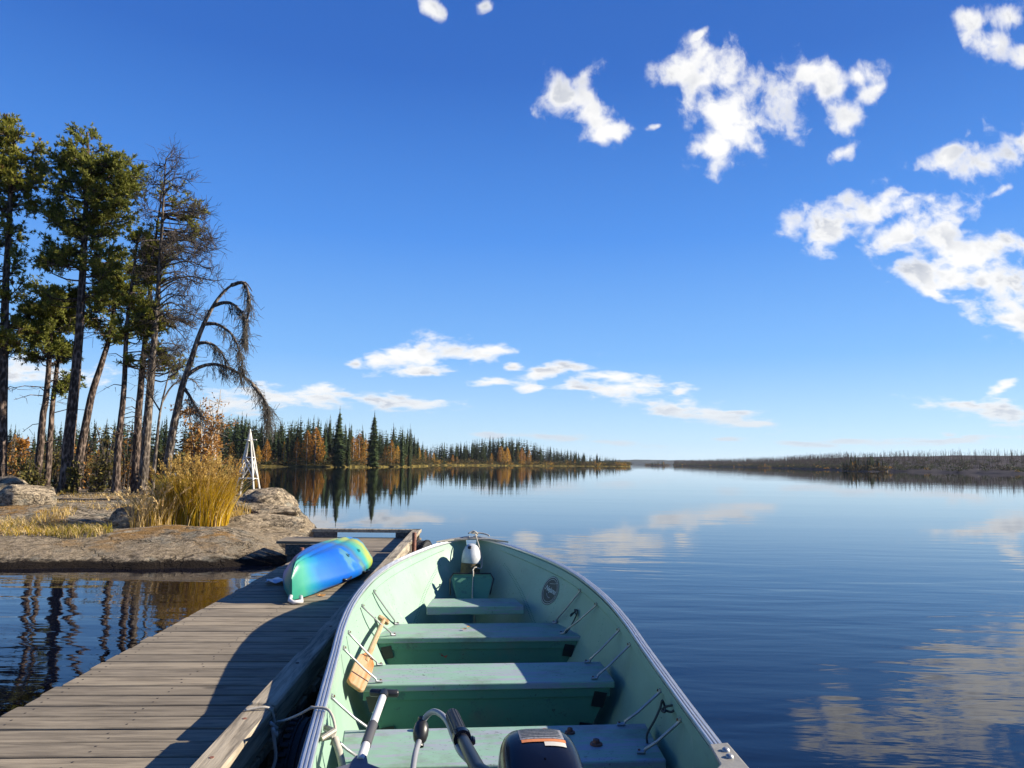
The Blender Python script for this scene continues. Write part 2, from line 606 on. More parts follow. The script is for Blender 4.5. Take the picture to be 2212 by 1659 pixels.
spruce_needle = M_leaf('spruce_needles', (0.022, 0.036, 0.014), (0.055, 0.07, 0.026), 0.15, objrand=True)
gold_leaf = M_leaf('golden_leaves', (0.32, 0.155, 0.022), (0.46, 0.25, 0.05), 0.4, objrand=True)
rust_leaf = M_leaf('russet_leaves', (0.16, 0.075, 0.022), (0.42, 0.21, 0.05), 0.3)
shrub_leaf = M_leaf('dull_shrub_leaves', (0.05, 0.055, 0.015), (0.20, 0.16, 0.045), 0.3)
brush_leaf = M_leaf('shore_brush_leaves', (0.055, 0.045, 0.025), (0.19, 0.12, 0.04), 0.25)
dim_brush = M_leaf('dim_hill_brush', (0.028, 0.025, 0.018), (0.075, 0.060, 0.038), 0.2)
green_brush = M_leaf('dark_green_brush', (0.018, 0.028, 0.010), (0.06, 0.07, 0.022), 0.2)
grass_gold = M_leaf('golden_grass', (0.36, 0.22, 0.012), (0.62, 0.42, 0.035), 0.45)
grass_green = M_leaf('yellow_green_grass', (0.16, 0.15, 0.02), (0.38, 0.30, 0.045), 0.35)
grass_straw = M_leaf('straw_grass', (0.45, 0.31, 0.13), (0.70, 0.54, 0.28), 0.3)

# granite
def mat_rock(name, wet=True, litter=True, tint=(1, 1, 1)):
    m, q, b = new_mat(name)
    ge = q.n('ShaderNodeNewGeometry')
    pos = ge.outputs['Position']
    big = q.noise(pos, 0.9, 5.0, 0.6)
    med = q.noise(q.mapping(pos, scale=(1, 1, 2.2)), 8.0, 7.0, 0.72)
    fin = q.noise(pos, 24.0, 7.0, 0.78)
    spk = q.n('ShaderNodeTexVoronoi')
    q.link(pos, spk.inputs['Vector'])
    spk.inputs['Scale'].default_value = 30.0
    f = q.math('ADD', q.math('ADD', q.math('MULTIPLY', med, 0.7), q.math('MULTIPLY', fin, 0.35)), q.math('MULTIPLY', big, 0.12))
    c = q.ramp(f, [(0.46, (0.018, 0.016, 0.013)), (0.53, (0.095, 0.082, 0.066)), (0.60, (0.235, 0.205, 0.16)), (0.69, (0.40, 0.345, 0.265))])
    # grey-green lichen patches and black crusts
    li = q.mapr(q.noise(pos, 2.1, 6.0, 0.7), 0.53, 0.60, 0, 0.75, smooth=True)
    c = q.mix(li, c, q.mix(fin, (0.07, 0.072, 0.066), (0.28, 0.285, 0.255)))
    bk = q.mapr(q.noise(q.mapping(pos, loc=(7, 3, 1), scale=(1, 1, 1.6)), 7.0, 8.0, 0.75), 0.56, 0.63, 0, 0.8, smooth=True)
    c = q.mix(bk, c, (0.05, 0.046, 0.042))
    ck = q.n('ShaderNodeTexVoronoi')
    ck.feature = 'DISTANCE_TO_EDGE'
    wpos = q.vmath('ADD', q.mapping(pos, scale=(0.55, 1.0, 1.6)), q.vmath('MULTIPLY', q.noise(pos, 2.5, 4.0, 0.6, out='Color'), (0.55, 0.55, 0.55)))
    q.link(wpos, ck.inputs['Vector'])
    ck.inputs['Scale'].default_value = 1.1
    crack = q.mapr(ck.outputs['Distance'], 0.004, 0.022, 1.0, 0.0, smooth=True)
    c = q.mix(q.math('MULTIPLY', crack, 0.85 if wet else 0.25), c, (0.012, 0.011, 0.009))
    if litter:
        sepn = q.n('ShaderNodeSeparateXYZ')
        q.link(ge.outputs['Normal'], sepn.inputs[0])
        flat = q.mapr(sepn.outputs[2], 0.93, 0.99, 0, 1, smooth=True)
        lt = q.math('MULTIPLY', flat, q.mapr(q.noise(pos, 0.75, 6.0, 0.68), 0.52, 0.60, 0, 0.85, smooth=True))
        c = q.mix(lt, c, q.mix(fin, (0.12, 0.06, 0.02), (0.36, 0.22, 0.075)))
    if wet:
        sp = q.n('ShaderNodeSeparateXYZ')
        q.link(pos, sp.inputs[0])
        hz = q.math('ADD', sp.outputs[2], q.math('MULTIPLY', q.math('SUBTRACT', med, 0.5), 0.10))
        wet_undercut_f = q.mapr(hz, 0.065, 0.12, 1.0, 0.0, smooth=True)
        c = q.mix(wet_undercut_f, c, (0.016, 0.013, 0.011))  # wet band; the dark of the undercut is painted into it as well
        warmb = q.math('MULTIPLY', q.mapr(hz, 0.08, 0.16, 0, 1, smooth=True), q.mapr(hz, 0.22, 0.34, 1, 0, smooth=True))
        c = q.mix(q.math('MULTIPLY', warmb, 0.5), c, q.mix(fin, (0.05, 0.038, 0.028), (0.42, 0.34, 0.23)))
    c = q.mix(1.0, c, (1.08 * tint[0], 1.03 * tint[1], 0.96 * tint[2]), 'MULTIPLY')
    q.link(c, b.inputs['Base Color'])
    b.inputs['Roughness'].default_value = 0.95
    b.inputs['Specular IOR Level'].default_value = 0.06
    b1 = q.n('ShaderNodeBump')
    b1.inputs['Strength'].default_value = 0.9
    b1.inputs['Distance'].default_value = 0.09
    q.link(q.math('SUBTRACT', q.math('ADD', q.math('MULTIPLY', med, 1.2), q.math('MULTIPLY', fin, 0.45)), q.math('MULTIPLY', crack, 0.35)), b1.inputs['Height'])
    q.link(b1.outputs[0], b.inputs['Normal'])
    return m


rock_mat = mat_rock('lichened_granite')
boulder_mat = mat_rock('boulder_granite', wet=False, litter=False, tint=(1.3, 1.27, 1.22))

# painted boat metal


def mat_mint(name, base, wear, amount, dirt=0.3, rough=0.42, stretch=(2.0, 9.0, 2.0)):
    m, q, b = new_mat(name)
    tcn = q.n('ShaderNodeTexCoord').outputs['Object']
    n1_ = q.noise(tcn, 2.5, 6.0, 0.6)
    c = q.mix(q.mapr(n1_, 0.35, 0.68), tuple(x * 0.86 for x in base), base)
    n2_ = q.noise(q.mapping(tcn, scale=stretch), 3.0, 9.0, 0.72)
    c = q.mix(q.mapr(n2_, 0.62 - amount * 0.16, 0.66 - amount * 0.10, 0, 0.85, smooth=True), c, wear)
    n3_ = q.noise(tcn, 55.0, 3.0, 0.7)
    n4_ = q.noise(tcn, 4.2, 6.0, 0.7)
    sp = q.math('MULTIPLY', q.mapr(n3_, 0.60, 0.67, 0, 1, smooth=True), q.mapr(n4_, 0.45, 0.6))
    c = q.mix(q.math('MULTIPLY', sp, dirt), c, (0.06, 0.055, 0.045))
    st = q.noise(q.mapping(tcn, scale=(1.6, 1.6, 1.6), loc=(3, 1, 5)), 1.6, 8.0, 0.7)
    c = q.mix(q.mapr(st, 0.50, 0.70, 0, dirt * 0.75, smooth=True), c, (0.15, 0.175, 0.13))
    q.link(c, b.inputs['Base Color'])
    b.inputs['Roughness'].default_value = rough
    b.inputs['Specular IOR Level'].default_value = 0.25
    bp = q.n('ShaderNodeBump')
    bp.inputs['Strength'].default_value = 0.12
    bp.inputs['Distance'].default_value = 0.01
    q.link(q.math('ADD', q.noise(tcn, 6.0, 3.0, 0.5), q.math('MULTIPLY', n3_, 0.06)), bp.inputs['Height'])
    q.link(bp.outputs[0], b.inputs['Normal'])
    return m


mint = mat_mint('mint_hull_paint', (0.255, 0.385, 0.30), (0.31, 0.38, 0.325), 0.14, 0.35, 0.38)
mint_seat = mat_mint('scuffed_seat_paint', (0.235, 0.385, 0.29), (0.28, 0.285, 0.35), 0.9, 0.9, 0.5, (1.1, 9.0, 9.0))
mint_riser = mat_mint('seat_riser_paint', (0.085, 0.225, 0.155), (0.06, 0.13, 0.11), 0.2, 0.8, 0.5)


def mat_alu(name):
    m, q, b = new_mat(name)
    tcn = q.n('ShaderNodeTexCoord').outputs['Object']
    n = q.noise(q.mapping(tcn, scale=(30, 2, 30)), 3.0, 5.0, 0.6)
    q.link(q.mix(n, (0.40, 0.42, 0.45), (0.66, 0.67, 0.68)), b.inputs['Base Color'])
    b.inputs['Metallic'].default_value = 0.75
    q.link(q.mapr(n, 0.2, 0.8, 0.28, 0.5), b.inputs['Roughness'])
    return m


alu = mat_alu('brushed_aluminium')

# water


def mat_water():
    m, q, b = new_mat('lake_water')
    b.inputs['Base Color'].default_value = (0.0012, 0.0022, 0.0070, 1)
    b.inputs['Roughness'].default_value = 0.015
    b.inputs['IOR'].default_value = 1.333
    pos = q.n('ShaderNodeNewGeometry').outputs['Position']
    sp = q.n('ShaderNodeSeparateXYZ')
    q.link(pos, sp.inputs[0])
    # long lazy swell + ripples, crests running from upper left to lower right
    r1 = q.noise(q.mapping(pos, rot=(0, 0, R(14)), scale=(0.55, 2.1, 1)), 1.0, 2.0, 0.45, dist=0.3)
    r2 = q.noise(q.mapping(pos, rot=(0, 0, R(22)), scale=(1.6, 5.5, 1)), 1.0, 3.0, 0.5, dist=0.4)
    r3 = q.noise(q.mapping(pos, rot=(0, 0, R(5)), scale=(0.05, 0.22, 1)), 1.0, 2.0, 0.5)
    patch = q.mapr(q.noise(q.mapping(pos, scale=(0.05, 0.03, 1)), 1.0, 3.0, 0.5), 0.38, 0.66, 0.35, 1.0, smooth=True)
    near = q.mapr(sp.outputs[1], 4.0, 17.0, 1.0, 0.10, smooth=True)
    h = q.math('MULTIPLY', near, q.math('ADD', q.math('MULTIPLY', r1, 0.027), q.math('MULTIPLY', r2, 0.0065)))
    h = q.math('ADD', q.math('MULTIPLY', h, patch), q.math('MULTIPLY', r3, 0.008))
    bp = q.n('ShaderNodeBump')
    bp.inputs['Strength'].default_value = 1.0
    bp.inputs['Distance'].default_value = 1.0
    q.link(h, bp.inputs['Height'])
    q.link(bp.outputs[0], b.inputs['Normal'])
    return m


water_mat = mat_water()

# ------------------------------------------------------------------ the setting: water, rock island, far land
SHORE = np.array([(-60, 8.5), (-20, 9.0), (-11, 9.25), (-7.5, 9.65), (-6.0, 9.85), (-5.0, 9.75), (-4.1, 9.95), (-3.35, 10.35), (-3.2, 10.9), (-3.55, 11.8), (-3.75, 12.6),
                  (-3.55, 13.3), (-3.9, 14.4), (-4.05, 15.3), (-4.75, 16.3), (-5.3, 18.0), (-5.9, 20.0), (-8.5, 22.5), (-14, 25.0), (-24, 27.0), (-60, 29.0)])


def shore_dist(x, y):
    """signed distance to the island's shoreline, positive on land"""
    P = SHORE
    dmin = np.full(x.shape, 1e9)
    inside = np.zeros(x.shape, bool)
    n = len(P)
    for i in range(n):
        a, b_ = P[i], P[(i + 1) % n]
        e = b_ - a
        t = np.clip(((x - a[0]) * e[0] + (y - a[1]) * e[1]) / (e @ e), 0, 1)
        dmin = np.minimum(dmin, np.hypot(x - a[0] - t * e[0], y - a[1] - t * e[1]))
        cond = ((a[1] > y) != (b_[1] > y))
        with np.errstate(divide='ignore', invalid='ignore'):
            xi = (b_[0] - a[0]) * (y - a[1]) / (b_[1] - a[1]) + a[0]
        inside ^= cond & (x < xi)
    return np.where(inside, dmin, -dmin)


def land_h(x, y):
    x, y = np.asarray(x, float), np.asarray(y, float)
    d = shore_dist(x + 0.25 * fbm(x * 1.1, y * 1.1), y + 0.35 * fbm(x * 0.9 + 9, y * 0.9))
    base = np.where(d < 0, d * 0.5, 0.20 * (1 - np.exp(-d / 0.32)) + 0.10 * np.minimum(d, 3) / 3)
    g_ = lambda cx, cy, rx, ry: np.exp(-((x - cx) / rx)**2 - ((y - cy) / ry)**2)
    up = np.clip((y - 12.5) / 5.0, 0, 1)
    h = base + np.clip(d, 0, 1) * (0.30 * up * up * (3 - 2 * up) + 0.16 * g_(-4.9, 11.6, 1.7, 0.9) + 0.05 * g_(-7.6, 11.3, 1.5, 0.5)
                                   - 0.14 * g_(-7.3, 12.6, 0.9, 0.6) + 0.12 * g_(-9.0, 14.5, 3.0, 1.0))
    m_ = np.exp(-(np.abs((x + 5.05) / 1.15)**3) - (np.abs((y - 15.3) / 1.35)**3))
    h = h + np.clip(d * 2.0, 0, 1) * 0.30 * m_
    step = 0.17
    q_ = h / step
    ter = (np.floor(q_) + np.clip((q_ - np.floor(q_)) * 2.2 - 0.6, 0, 1)) * step
    wgt = 0.75 * np.clip(np.exp(-((x + 4.6) / 1.2)**2 - ((y - 14.3) / 1.7)**2), 0, 1) * (d > 0)
    h = h * (1 - wgt) + ter * wgt
    h = h + (d > -0.3) * (0.05 * fbm(x * 1.6, y * 1.6, 4) + 0.03 * fbm(x * 5, y * 5, 3))
    return h


def gz(x, y):
    return float(land_h(np.array([x]), np.array([y]))[0])


def height_grid(name, x0, x1, nx, y0, y1, ny, mat):
    xs, ys = np.linspace(x0, x1, nx), np.linspace(y0, y1, ny)
    Xg, Yg = np.meshgrid(xs, ys)
    Z = land_h(Xg, Yg)
    V = np.stack([Xg.ravel(), Yg.ravel(), Z.ravel()], 1)
    i = np.arange(nx * ny).reshape(ny, nx)
    Fq = np.stack([i[:-1, :-1].ravel(), i[:-1, 1:].ravel(), i[1:, 1:].ravel(), i[1:, :-1].ravel()], 1)
    return V, Fq


Va, Fa = height_grid('n', -13.0, -2.4, 230, 9.0, 20.5, 250, rock_mat)
island = mesh_np('bedrock_ground', Va, Fa, rock_mat, smooth=True)
tag(island, 'grey lichened granite slab sloping down to the dark water', 'bedrock', kind='structure')
Vb, Fb = height_grid('n', -60, -13.0, 120, 8.0, 30.0, 60, rock_mat)
Vc, Fc = height_grid('n', -13.0, -3.0, 60, 20.5, 28.0, 40, rock_mat)
o = mesh_np('bedrock_ground', np.vstack([Vb, Vc]), np.vstack([Fb, Fc + len(Vb)]), rock_mat, smooth=True)
tag(o, 'rocky ground running on behind the pine trunks', 'bedrock', kind='structure')

wb = MB()
S_ = 9000
wb.add([(-S_, -300, 0), (S_, -300, 0), (S_, 12000, 0), (-S_, 12000, 0)], [(0, 1, 2, 3)])
tag(wb.build('lake_water', water_mat), 'calm dark blue lake mirroring the sky and the shore', 'lake', kind='structure')

# ------------------------------------------------------------------ foliage builders (numpy)


def needle_tufts(C, D, n=12, length=0.12, width=0.016, spread=0.9, seed=1):
    """C (N,3) tuft centres, D (N,3) main directions -> triangles fanning out of each centre"""
    r_ = np.random.default_rng(seed)
    N = len(C)
    d = np.repeat(D, n, 0) + r_.normal(0, spread, (N * n, 3))
    d /= np.linalg.norm(d, axis=1, keepdims=True) + 1e-9
    L = length * r_.uniform(0.65, 1.25, (N * n, 1))
    side = np.cross(d, r_.normal(0, 1, (N * n, 3)))
    side /= np.linalg.norm(side, axis=1, keepdims=True) + 1e-9
    b = np.repeat(C, n, 0)
    w = width * r_.uniform(0.7, 1.4, (N * n, 1))
    V = np.stack([b - d * L * 0.1, b + d * L * 0.55 + side * w, b + d * L, b + d * L * 0.55 - side * w], 1).reshape(-1, 3)
    Fq = np.arange(N * n * 4).reshape(-1, 4)
    return V, Fq


def leaf_quads(C, size=0.05, seed=1, flatz=0.0):
    r_ = np.random.default_rng(seed)
    N = len(C)
    a = r_.normal(0, 1, (N, 3))
    a[:, 2] *= (1 - flatz)
    a /= np.linalg.norm(a, axis=1, keepdims=True)
    b = np.cross(a, r_.normal(0, 1, (N, 3)))
    b /= np.linalg.norm(b, axis=1, keepdims=True)
    s = size * r_.uniform(0.6, 1.35, (N, 1))
    V = np.stack([C - a * s, C + b * s * 0.55, C + a * s, C - b * s * 0.55], 1).reshape(-1, 3)
    return V, np.arange(N * 4).reshape(-1, 4)


def tubes_np(paths, n=3):
    """paths: list of (pts (k,3), radii (k,)) -> one vertex / quad array"""
    VV, FF, off = [], [], 0
    for pts, rad in paths:
        pts = np.asarray(pts, float)
        k = len(pts)
        t = np.gradient(pts, axis=0)
        t /= np.linalg.norm(t, axis=1, keepdims=True) + 1e-9
        ref = np.array([0.31, 0.17, 0.93]) if abs(t[0, 2]) < 0.8 else np.array([0.95, 0.2, 0.1])
        x = np.cross(t, ref)
        x /= np.linalg.norm(x, axis=1, keepdims=True) + 1e-9
        y = np.cross(t, x)
        an = np.arange(n) * 2 * np.pi / n
        ring = pts[:, None, :] + (x[:, None, :] * np.cos(an)[None, :, None] + y[:, None, :] * np.sin(an)[None, :, None]) * np.asarray(rad)[:, None, None]
        VV.append(ring.reshape(-1, 3))
        i = np.arange(k - 1)[:, None] * n
        j = np.arange(n)[None, :]
        j2 = (j + 1) % n
        FF.append(np.stack([i + j, i + j2, i + n + j2, i + n + j], -1).reshape(-1, 4) + off)
        off += k * n
    return np.vstack(VV), np.vstack(FF)


def curve_pts(ctrl, k):
    """Catmull-Rom through control points"""
    c = [np.array(p, float) for p in ctrl]
    c = [2 * c[0] - c[1]] + c + [2 * c[-1] - c[-2]]
    m = len(c) - 3
    o_ = []
    for t in np.linspace(0, m - 1e-6, k):
        i = int(t)
        f = t - i
        a, b, d, e = c[i], c[i + 1], c[i + 2], c[i + 3]
        o_.append(0.5 * ((2 * b) + (-a + d) * f + (2 * a - 5 * b + 4 * d - e) * f * f + (-a + 3 * b - 3 * d + e) * f**3))
    return np.array(o_)


def merge_vf(parts):
    VV, FF, off = [], [], 0
    for V, Fq in parts:
        VV.append(V)
        FF.append(Fq + off)
        off += len(V)
    return np.vstack(VV), np.vstack(FF)


def px_path(pts, Y, base_z=True):
    """photo points at the distance Y -> world points; the first is put on the ground"""
    w = [np.array(Uy(x, y, Y)) for x, y in pts]
    if base_z:
        w[0][2] = gz(w[0][0], Y) - 0.05
    return w


def trunk_at(tp, z):
    i = int(np.clip(np.searchsorted(tp[:, 2], z), 1, len(tp) - 1))
    f = np.clip((z - tp[i - 1, 2]) / max(tp[i, 2] - tp[i - 1, 2], 1e-6), 0, 1)
    return tp[i - 1] * (1 - f) + tp[i] * f


def pine(label, pts, Y, r0, blobs, n_branch, mat, seed, n_twig=13, tuft=0.105, dead=0, brown=0.0, nn=13, group=None, droop=0.0):
    """tall pine: trunk through photo points, limbs ending inside the measured crown volumes, needle tufts on their twigs"""
    r_ = np.random.default_rng(seed)
    ctrl = px_path(pts, Y)
    k = 26
    tp = curve_pts(ctrl, k)
    tp[:, 1] += np.cumsum(r_.normal(0, 0.012, k))
    tr = r0 * np.linspace(1.0, 0.16, k)
    tr[0] *= 1.35
    tr[1] *= 1.08
    org = tp[0].copy()
    root = empty('pine_tree', tuple(org))
    tag(root, label, 'pine tree', group)
    V, Fq = tubes_np([(tp - org, tr)], 10)
    trunk_vf = (V, Fq)
    wts = np.array([b[2] * b[3] for b in blobs], float)
    wts /= wts.sum()
    limbs, tc_, td_ = [], [], []
    for i in range(n_branch):
        cx, cy, rx, ry = blobs[r_.choice(len(blobs), p=wts)]
        c = np.array(Uy(cx, cy, Y))
        s = Y / FPX
        for _ in range(20):
            u = r_.normal(0, 1, 3)
            u /= np.linalg.norm(u)
            u *= r_.uniform(0.35, 1.0)**0.6
            e = c + u * np.array([rx * s, rx * s * 0.95, ry * s])
            if e[2] > tp[0, 2] + 0.8:
                break
        z0 = np.clip(e[2] - r_.uniform(0.05, 0.45) * (0.3 + abs(e[0] - c[0])), tp[0, 2] + 0.6, tp[-1, 2] - 0.02)
        a = trunk_at(tp, z0)
        ln = np.linalg.norm(e - a)
        mid = (a + e) / 2 + np.array([0, 0, -0.10 * ln + droop * ln]) + r_.normal(0, 0.05 * ln, 3)
        q3 = a * 0.2 + e * 0.8 + np.array([0, 0, -0.07 * ln]) + r_.normal(0, 0.03 * ln, 3)
        P_ = curve_pts([a, mid, q3, e], 7)
        limbs.append((P_ - org, np.linspace(0.012 + 0.012 * ln, 0.006, 7)))
        for j in range(n_twig):
            f = r_.uniform(0.38, 1.0)
            b = P_[min(int(f * 6), 5)] * (1 - (f * 6 % 1)) + P_[min(int(f * 6) + 1, 6)] * (f * 6 % 1)
            dirn = (e - a) / (ln + 1e-6) + r_.normal(0, 0.75, 3) + np.array([0, 0, 0.35])
            dirn /= np.linalg.norm(dirn)
            tl = r_.uniform(0.10, 0.34)
            t2 = b + dirn * tl
            limbs.append((np.array([b, (b + t2) / 2 + r_.normal(0, 0.015, 3), t2]) - org, np.array([0.007, 0.006, 0.004])))
            for w in (0.6, 1.0):
                tc_.append(b + dirn * tl * w - org)
                td_.append(dirn + np.array([0, 0, 0.3]))
    for j in range(dead):                      # bare dead stubs below the crown
        z0 = r_.uniform(tp[0, 2] + 1.2, tp[int(k * 0.62), 2])
        a = trunk_at(tp, z0)
        an = r_.uniform(0, 2 * np.pi)
        ln = r_.uniform(0.3, 1.0)
        e = a + np.array([np.cos(an) * ln, np.sin(an) * ln, r_.uniform(-0.25, 0.15)])
        limbs.append((np.array([a, (a + e) / 2 + [0, 0, 0.08], e]) - org, np.array([0.014, 0.01, 0.005])))
        for q_ in range(3):
            f = r_.uniform(0.4, 1)
            b = a * (1 - f) + e * f
            limbs.append((np.array([b, b + r_.normal(0, 0.12, 3)]) - org, np.array([0.006, 0.003])))
    V, Fq = merge_vf([trunk_vf, tubes_np(limbs, 4)])
    mesh_np('trunk', V, Fq, pine_bark, root, smooth=True)
    V, Fq = needle_tufts(np.array(tc_), np.array(td_), nn, tuft, tuft * 0.10, 0.75, seed)
    if brown:
        mi = (r_.random(len(tc_)) < brown).repeat(nn).astype(int)
        mesh_np('crown', V, Fq, [mat, needle_brown], root, mi=mi)
    else:
        mesh_np('crown', V, Fq, mat, root)
    return root


def bare_tree(name, label, cat, pts, Y, r0, limbs_px, mat, tmat, seed, twigs=60, sub=5, hang=0.0, tw=(0.15, 0.5), cone=None, up=0.15, thick=0.006, group=None, endb=1.0):
    """leafless tree. limbs_px: explicit limbs on the photo; cone: list of (px y, half width px left, right) to fill with branches"""
    r_ = np.random.default_rng(seed)
    ctrl = px_path(pts, Y)
    k = 30
    tp = curve_pts(ctrl, k)
    org = tp[0].copy()
    root = empty(name, tuple(org))
    tag(root, label, cat, group)
    tr = r0 * np.linspace(1.0, 0.10, k)
    tr[0] *= 1.3
    V, Fq = tubes_np([(tp - org, tr)], 10)
    trunk_vf = (V, Fq)
    s = Y / FPX
    big, small, mains = [], [], []
    for lp in limbs_px:
        w = [np.array(Uy(x, y, Y)) for x, y in lp]
        d = r_.uniform(-0.5, 0.5)
        for i, q_ in enumerate(w):
            q_[1] += d * i / len(w)
        P_ = curve_pts(w, 16)
        P_ = P_ + np.cumsum(r_.normal(0, .014, P_.shape), axis=0) * np.linspace(0, 1, 16)[:, None]
        mains.append((P_, 0.05))
        big.append((P_ - org, np.linspace(r0 * 0.5, 0.010, 16)))
    if cone:
        ys = [c[0] for c in cone]
        for i in range(twigs):
            py = r_.uniform(ys[0], ys[-1])
            sd = r_.choice([-1, 1], p=[0.42, 0.58])
            hw = interp(py, ys, [c[1] if sd < 0 else c[2] for c in cone]) * s * r_.uniform(0.5, 1.0)
            zt = float(Uy(350, py, Y).z)
            a = trunk_at(tp, zt - up * hw)
            an = r_.uniform(-1.1, 1.1)
            e = np.array([a[0] + sd * hw * math.cos(an), a[1] + hw * math.sin(an), zt + r_.normal(0, 0.1)])
            mid = (a + e) / 2 + np.array([0, 0, 0.10 * hw]) + r_.normal(0, 0.05, 3)
            P_ = curve_pts([a, mid, e + [0, 0, -0.12 * hw], e], 9)
            mains.append((P_, 0.03))
            big.append((P_ - org, np.linspace(0.008 + 0.012 * hw, 0.006, 9)))
    for P_, _w in mains:
        ln = np.linalg.norm(P_[-1] - P_[0])
        for j in range(int(sub * max(1.0, ln * 4))):
            f = (1 - 0.78 * r_.random()**endb) * (len(P_) - 1.001)
            i = int(f)
            b = P_[i] * (1 - (f - i)) + P_[i + 1] * (f - i)
            t = P_[i + 1] - P_[i]
            t = t / (np.linalg.norm(t) + 1e-9)
            d = t * 0.6 + r_.normal(0, 0.6, 3) + np.array([0, 0, 0.1 - hang * 1.6])
            d /= np.linalg.norm(d)
            tl = r_.uniform(*tw)
            e = b + d * tl + np.array([0, 0, -hang * tl * 0.6])
            m_ = (b + e) / 2 + r_.normal(0, 0.03, 3) + np.array([0, 0, hang * 0.08])
            small.append((np.array([b, m_, e]) - org, np.array([thick, thick * 0.8, thick * 0.55])))
            for q_ in range(3):
                g_ = r_.uniform(0.2, 1)
                b2 = b * (1 - g_) + e * g_
                d2 = d + r_.normal(0, 0.7, 3) + np.array([0, 0, -hang])
                d2 /= np.linalg.norm(d2)
                small.append((np.array([b2, b2 + d2 * tl * r_.uniform(0.25, 0.6)]) - org, np.array([thick * 0.75, thick * 0.5])))
    if big:
        V, Fq = merge_vf([trunk_vf, tubes_np(big, 6)])
        mesh_np('trunk', V, Fq, mat, root, smooth=True)
    V, Fq = tubes_np(small, 3)
    mesh_np('twig_spray', V, Fq, tmat, root)
    return root


# ------------------------------------------------------------------ the pine grove on the rock
pine('tall pine at the left edge of the grove, its crown cut by the frame', [(2, 1035), (4, 880), (10, 640), (22, 420), (28, 262)], 17.5, 0.14,
     [(10, 340, 95, 80), (40, 400, 80, 60), (0, 480, 70, 70), (-10, 600, 62, 80), (-10, 720, 60, 60), (25, 300, 40, 45)], 120, needle, 1, dead=10, brown=0.04)
pine('tallest broad-crowned dark green pine with a thick straight trunk', [(143, 1042), (152, 930), (165, 790), (176, 640), (184, 480), (190, 360), (188, 285)], 17.8, 0.15,
     [(190, 330, 52, 55), (235, 390, 75, 55), (160, 390, 60, 60), (280, 365, 40, 45), (180, 470, 90, 50), (250, 460, 62, 50), (120, 460, 45, 40), (125, 555, 55, 40), (200, 560, 70, 45), (110, 640, 26, 18), (225, 640, 30, 40)], 165, needle_dark, 2, dead=8)
pine('shorter dense dark pine, first of two standing close together', [(78, 1040), (92, 930), (106, 800), (112, 700), (110, 615)], 18.6, 0.105,
     [(95, 650, 40, 40), (80, 700, 44, 45), (120, 690, 38, 45), (100, 755, 40, 30)], 70, needle_dark, 3, dead=10)
pine('thin straight dark trunk right beside the shorter dense pine', [(101, 1042), (110, 930), (122, 800), (132, 700), (138, 630)], 18.9, 0.085,
     [(135, 680, 34, 45), (130, 760, 30, 32), (145, 640, 20, 24), (140, 830, 20, 20)], 42, needle_dark, 4, dead=8)
pine('leaning pine with a rusty trunk tilting right and a low sparse crown', [(166, 1000), (182, 935), (205, 830), (228, 760), (246, 680), (258, 590), (262, 540)], 19.2, 0.115,
     [(262, 590, 40, 42), (235, 650, 45, 40), (285, 640, 36, 36), (250, 720, 34, 22), (210, 690, 24, 18)], 60, needle_dark, 5, dead=5)
pine('slim pine between the leaning trunk and the paired bare trunks', [(250, 1045), (257, 940), (264, 850), (270, 740), (277, 640), (290, 540), (300, 490)], 17.6, 0.088,
     [(300, 520, 16, 32), (320, 560, 30, 60), (285, 680, 38, 50), (330, 690, 40, 60), (335, 780, 32, 34), (270, 790, 14, 16)], 62, needle, 6, dead=12)
pine('half dead pine with thin greenish top behind the grey bare tree', [(292, 1046), (300, 900), (310, 780), (324, 640), (340, 520), (352, 440)], 17.9, 0.10,
     [(400, 440, 40, 40), (430, 480, 26, 36), (350, 520, 34, 40), (390, 540, 30, 30), (345, 400, 22, 20), (395, 790, 30, 20)], 44, needle, 7, n_twig=5, dead=16, nn=10)
bare_tree('dead_pine', 'tall grey dead pine with a broad bare twiggy crown', 'dead tree', [(309, 1046), (318, 920), (328, 800), (338, 680), (346, 560), (352, 450), (358, 345)], 17.3, 0.115, [],
          dead_bark, twig_mat, 8, twigs=120, sub=5, cone=[(335, 12, 20), (380, 35, 50), (430, 50, 95), (500, 50, 120), (560, 42, 120), (610, 30, 125), (660, 18, 100), (740, 14, 70), (820, 14, 60)])
bare_tree('dead_sapling', 'thin bare dead sapling between the dead pine and leaning tree', 'dead tree', [(331, 1028), (338, 960), (346, 890), (362, 820), (378, 770)], 17.0, 0.045,
          [[(350, 870), (370, 830), (400, 815), (420, 830)], [(347, 890), (325, 850), (318, 800)], [(365, 815), (385, 800), (395, 760)]], dead_bark, twig_mat, 9, sub=7, tw=(0.15, 0.45))
bare_tree('leaning_dead_tree', 'leaning dead tree with drooping lichen-hung branches above the water', 'dead tree',
          [(357, 1008), (370, 950), (384, 880), (395, 830), (412, 780), (430, 725), (450, 680), (475, 640), (505, 613), (530, 610), (545, 630)], 16.2, 0.095,
          [[(404, 810), (430, 792), (462, 785), (500, 797), (535, 820), (558, 845), (570, 880), (572, 910)], [(425, 742), (450, 738), (475, 748), (495, 775)],
           [(462, 660), (490, 655), (515, 668), (535, 700), (540, 740)], [(500, 616), (528, 612), (545, 640), (550, 680), (545, 730)], [(440, 700), (470, 700), (500, 720), (518, 760), (525, 800)],
           [(395, 835), (410, 860), (430, 890)], [(545, 830), (566, 860), (578, 895)]],
          dead_bark, lichen_twig, 10, sub=24, hang=0.55, tw=(0.08, 0.40), thick=0.0062, endb=1.35)

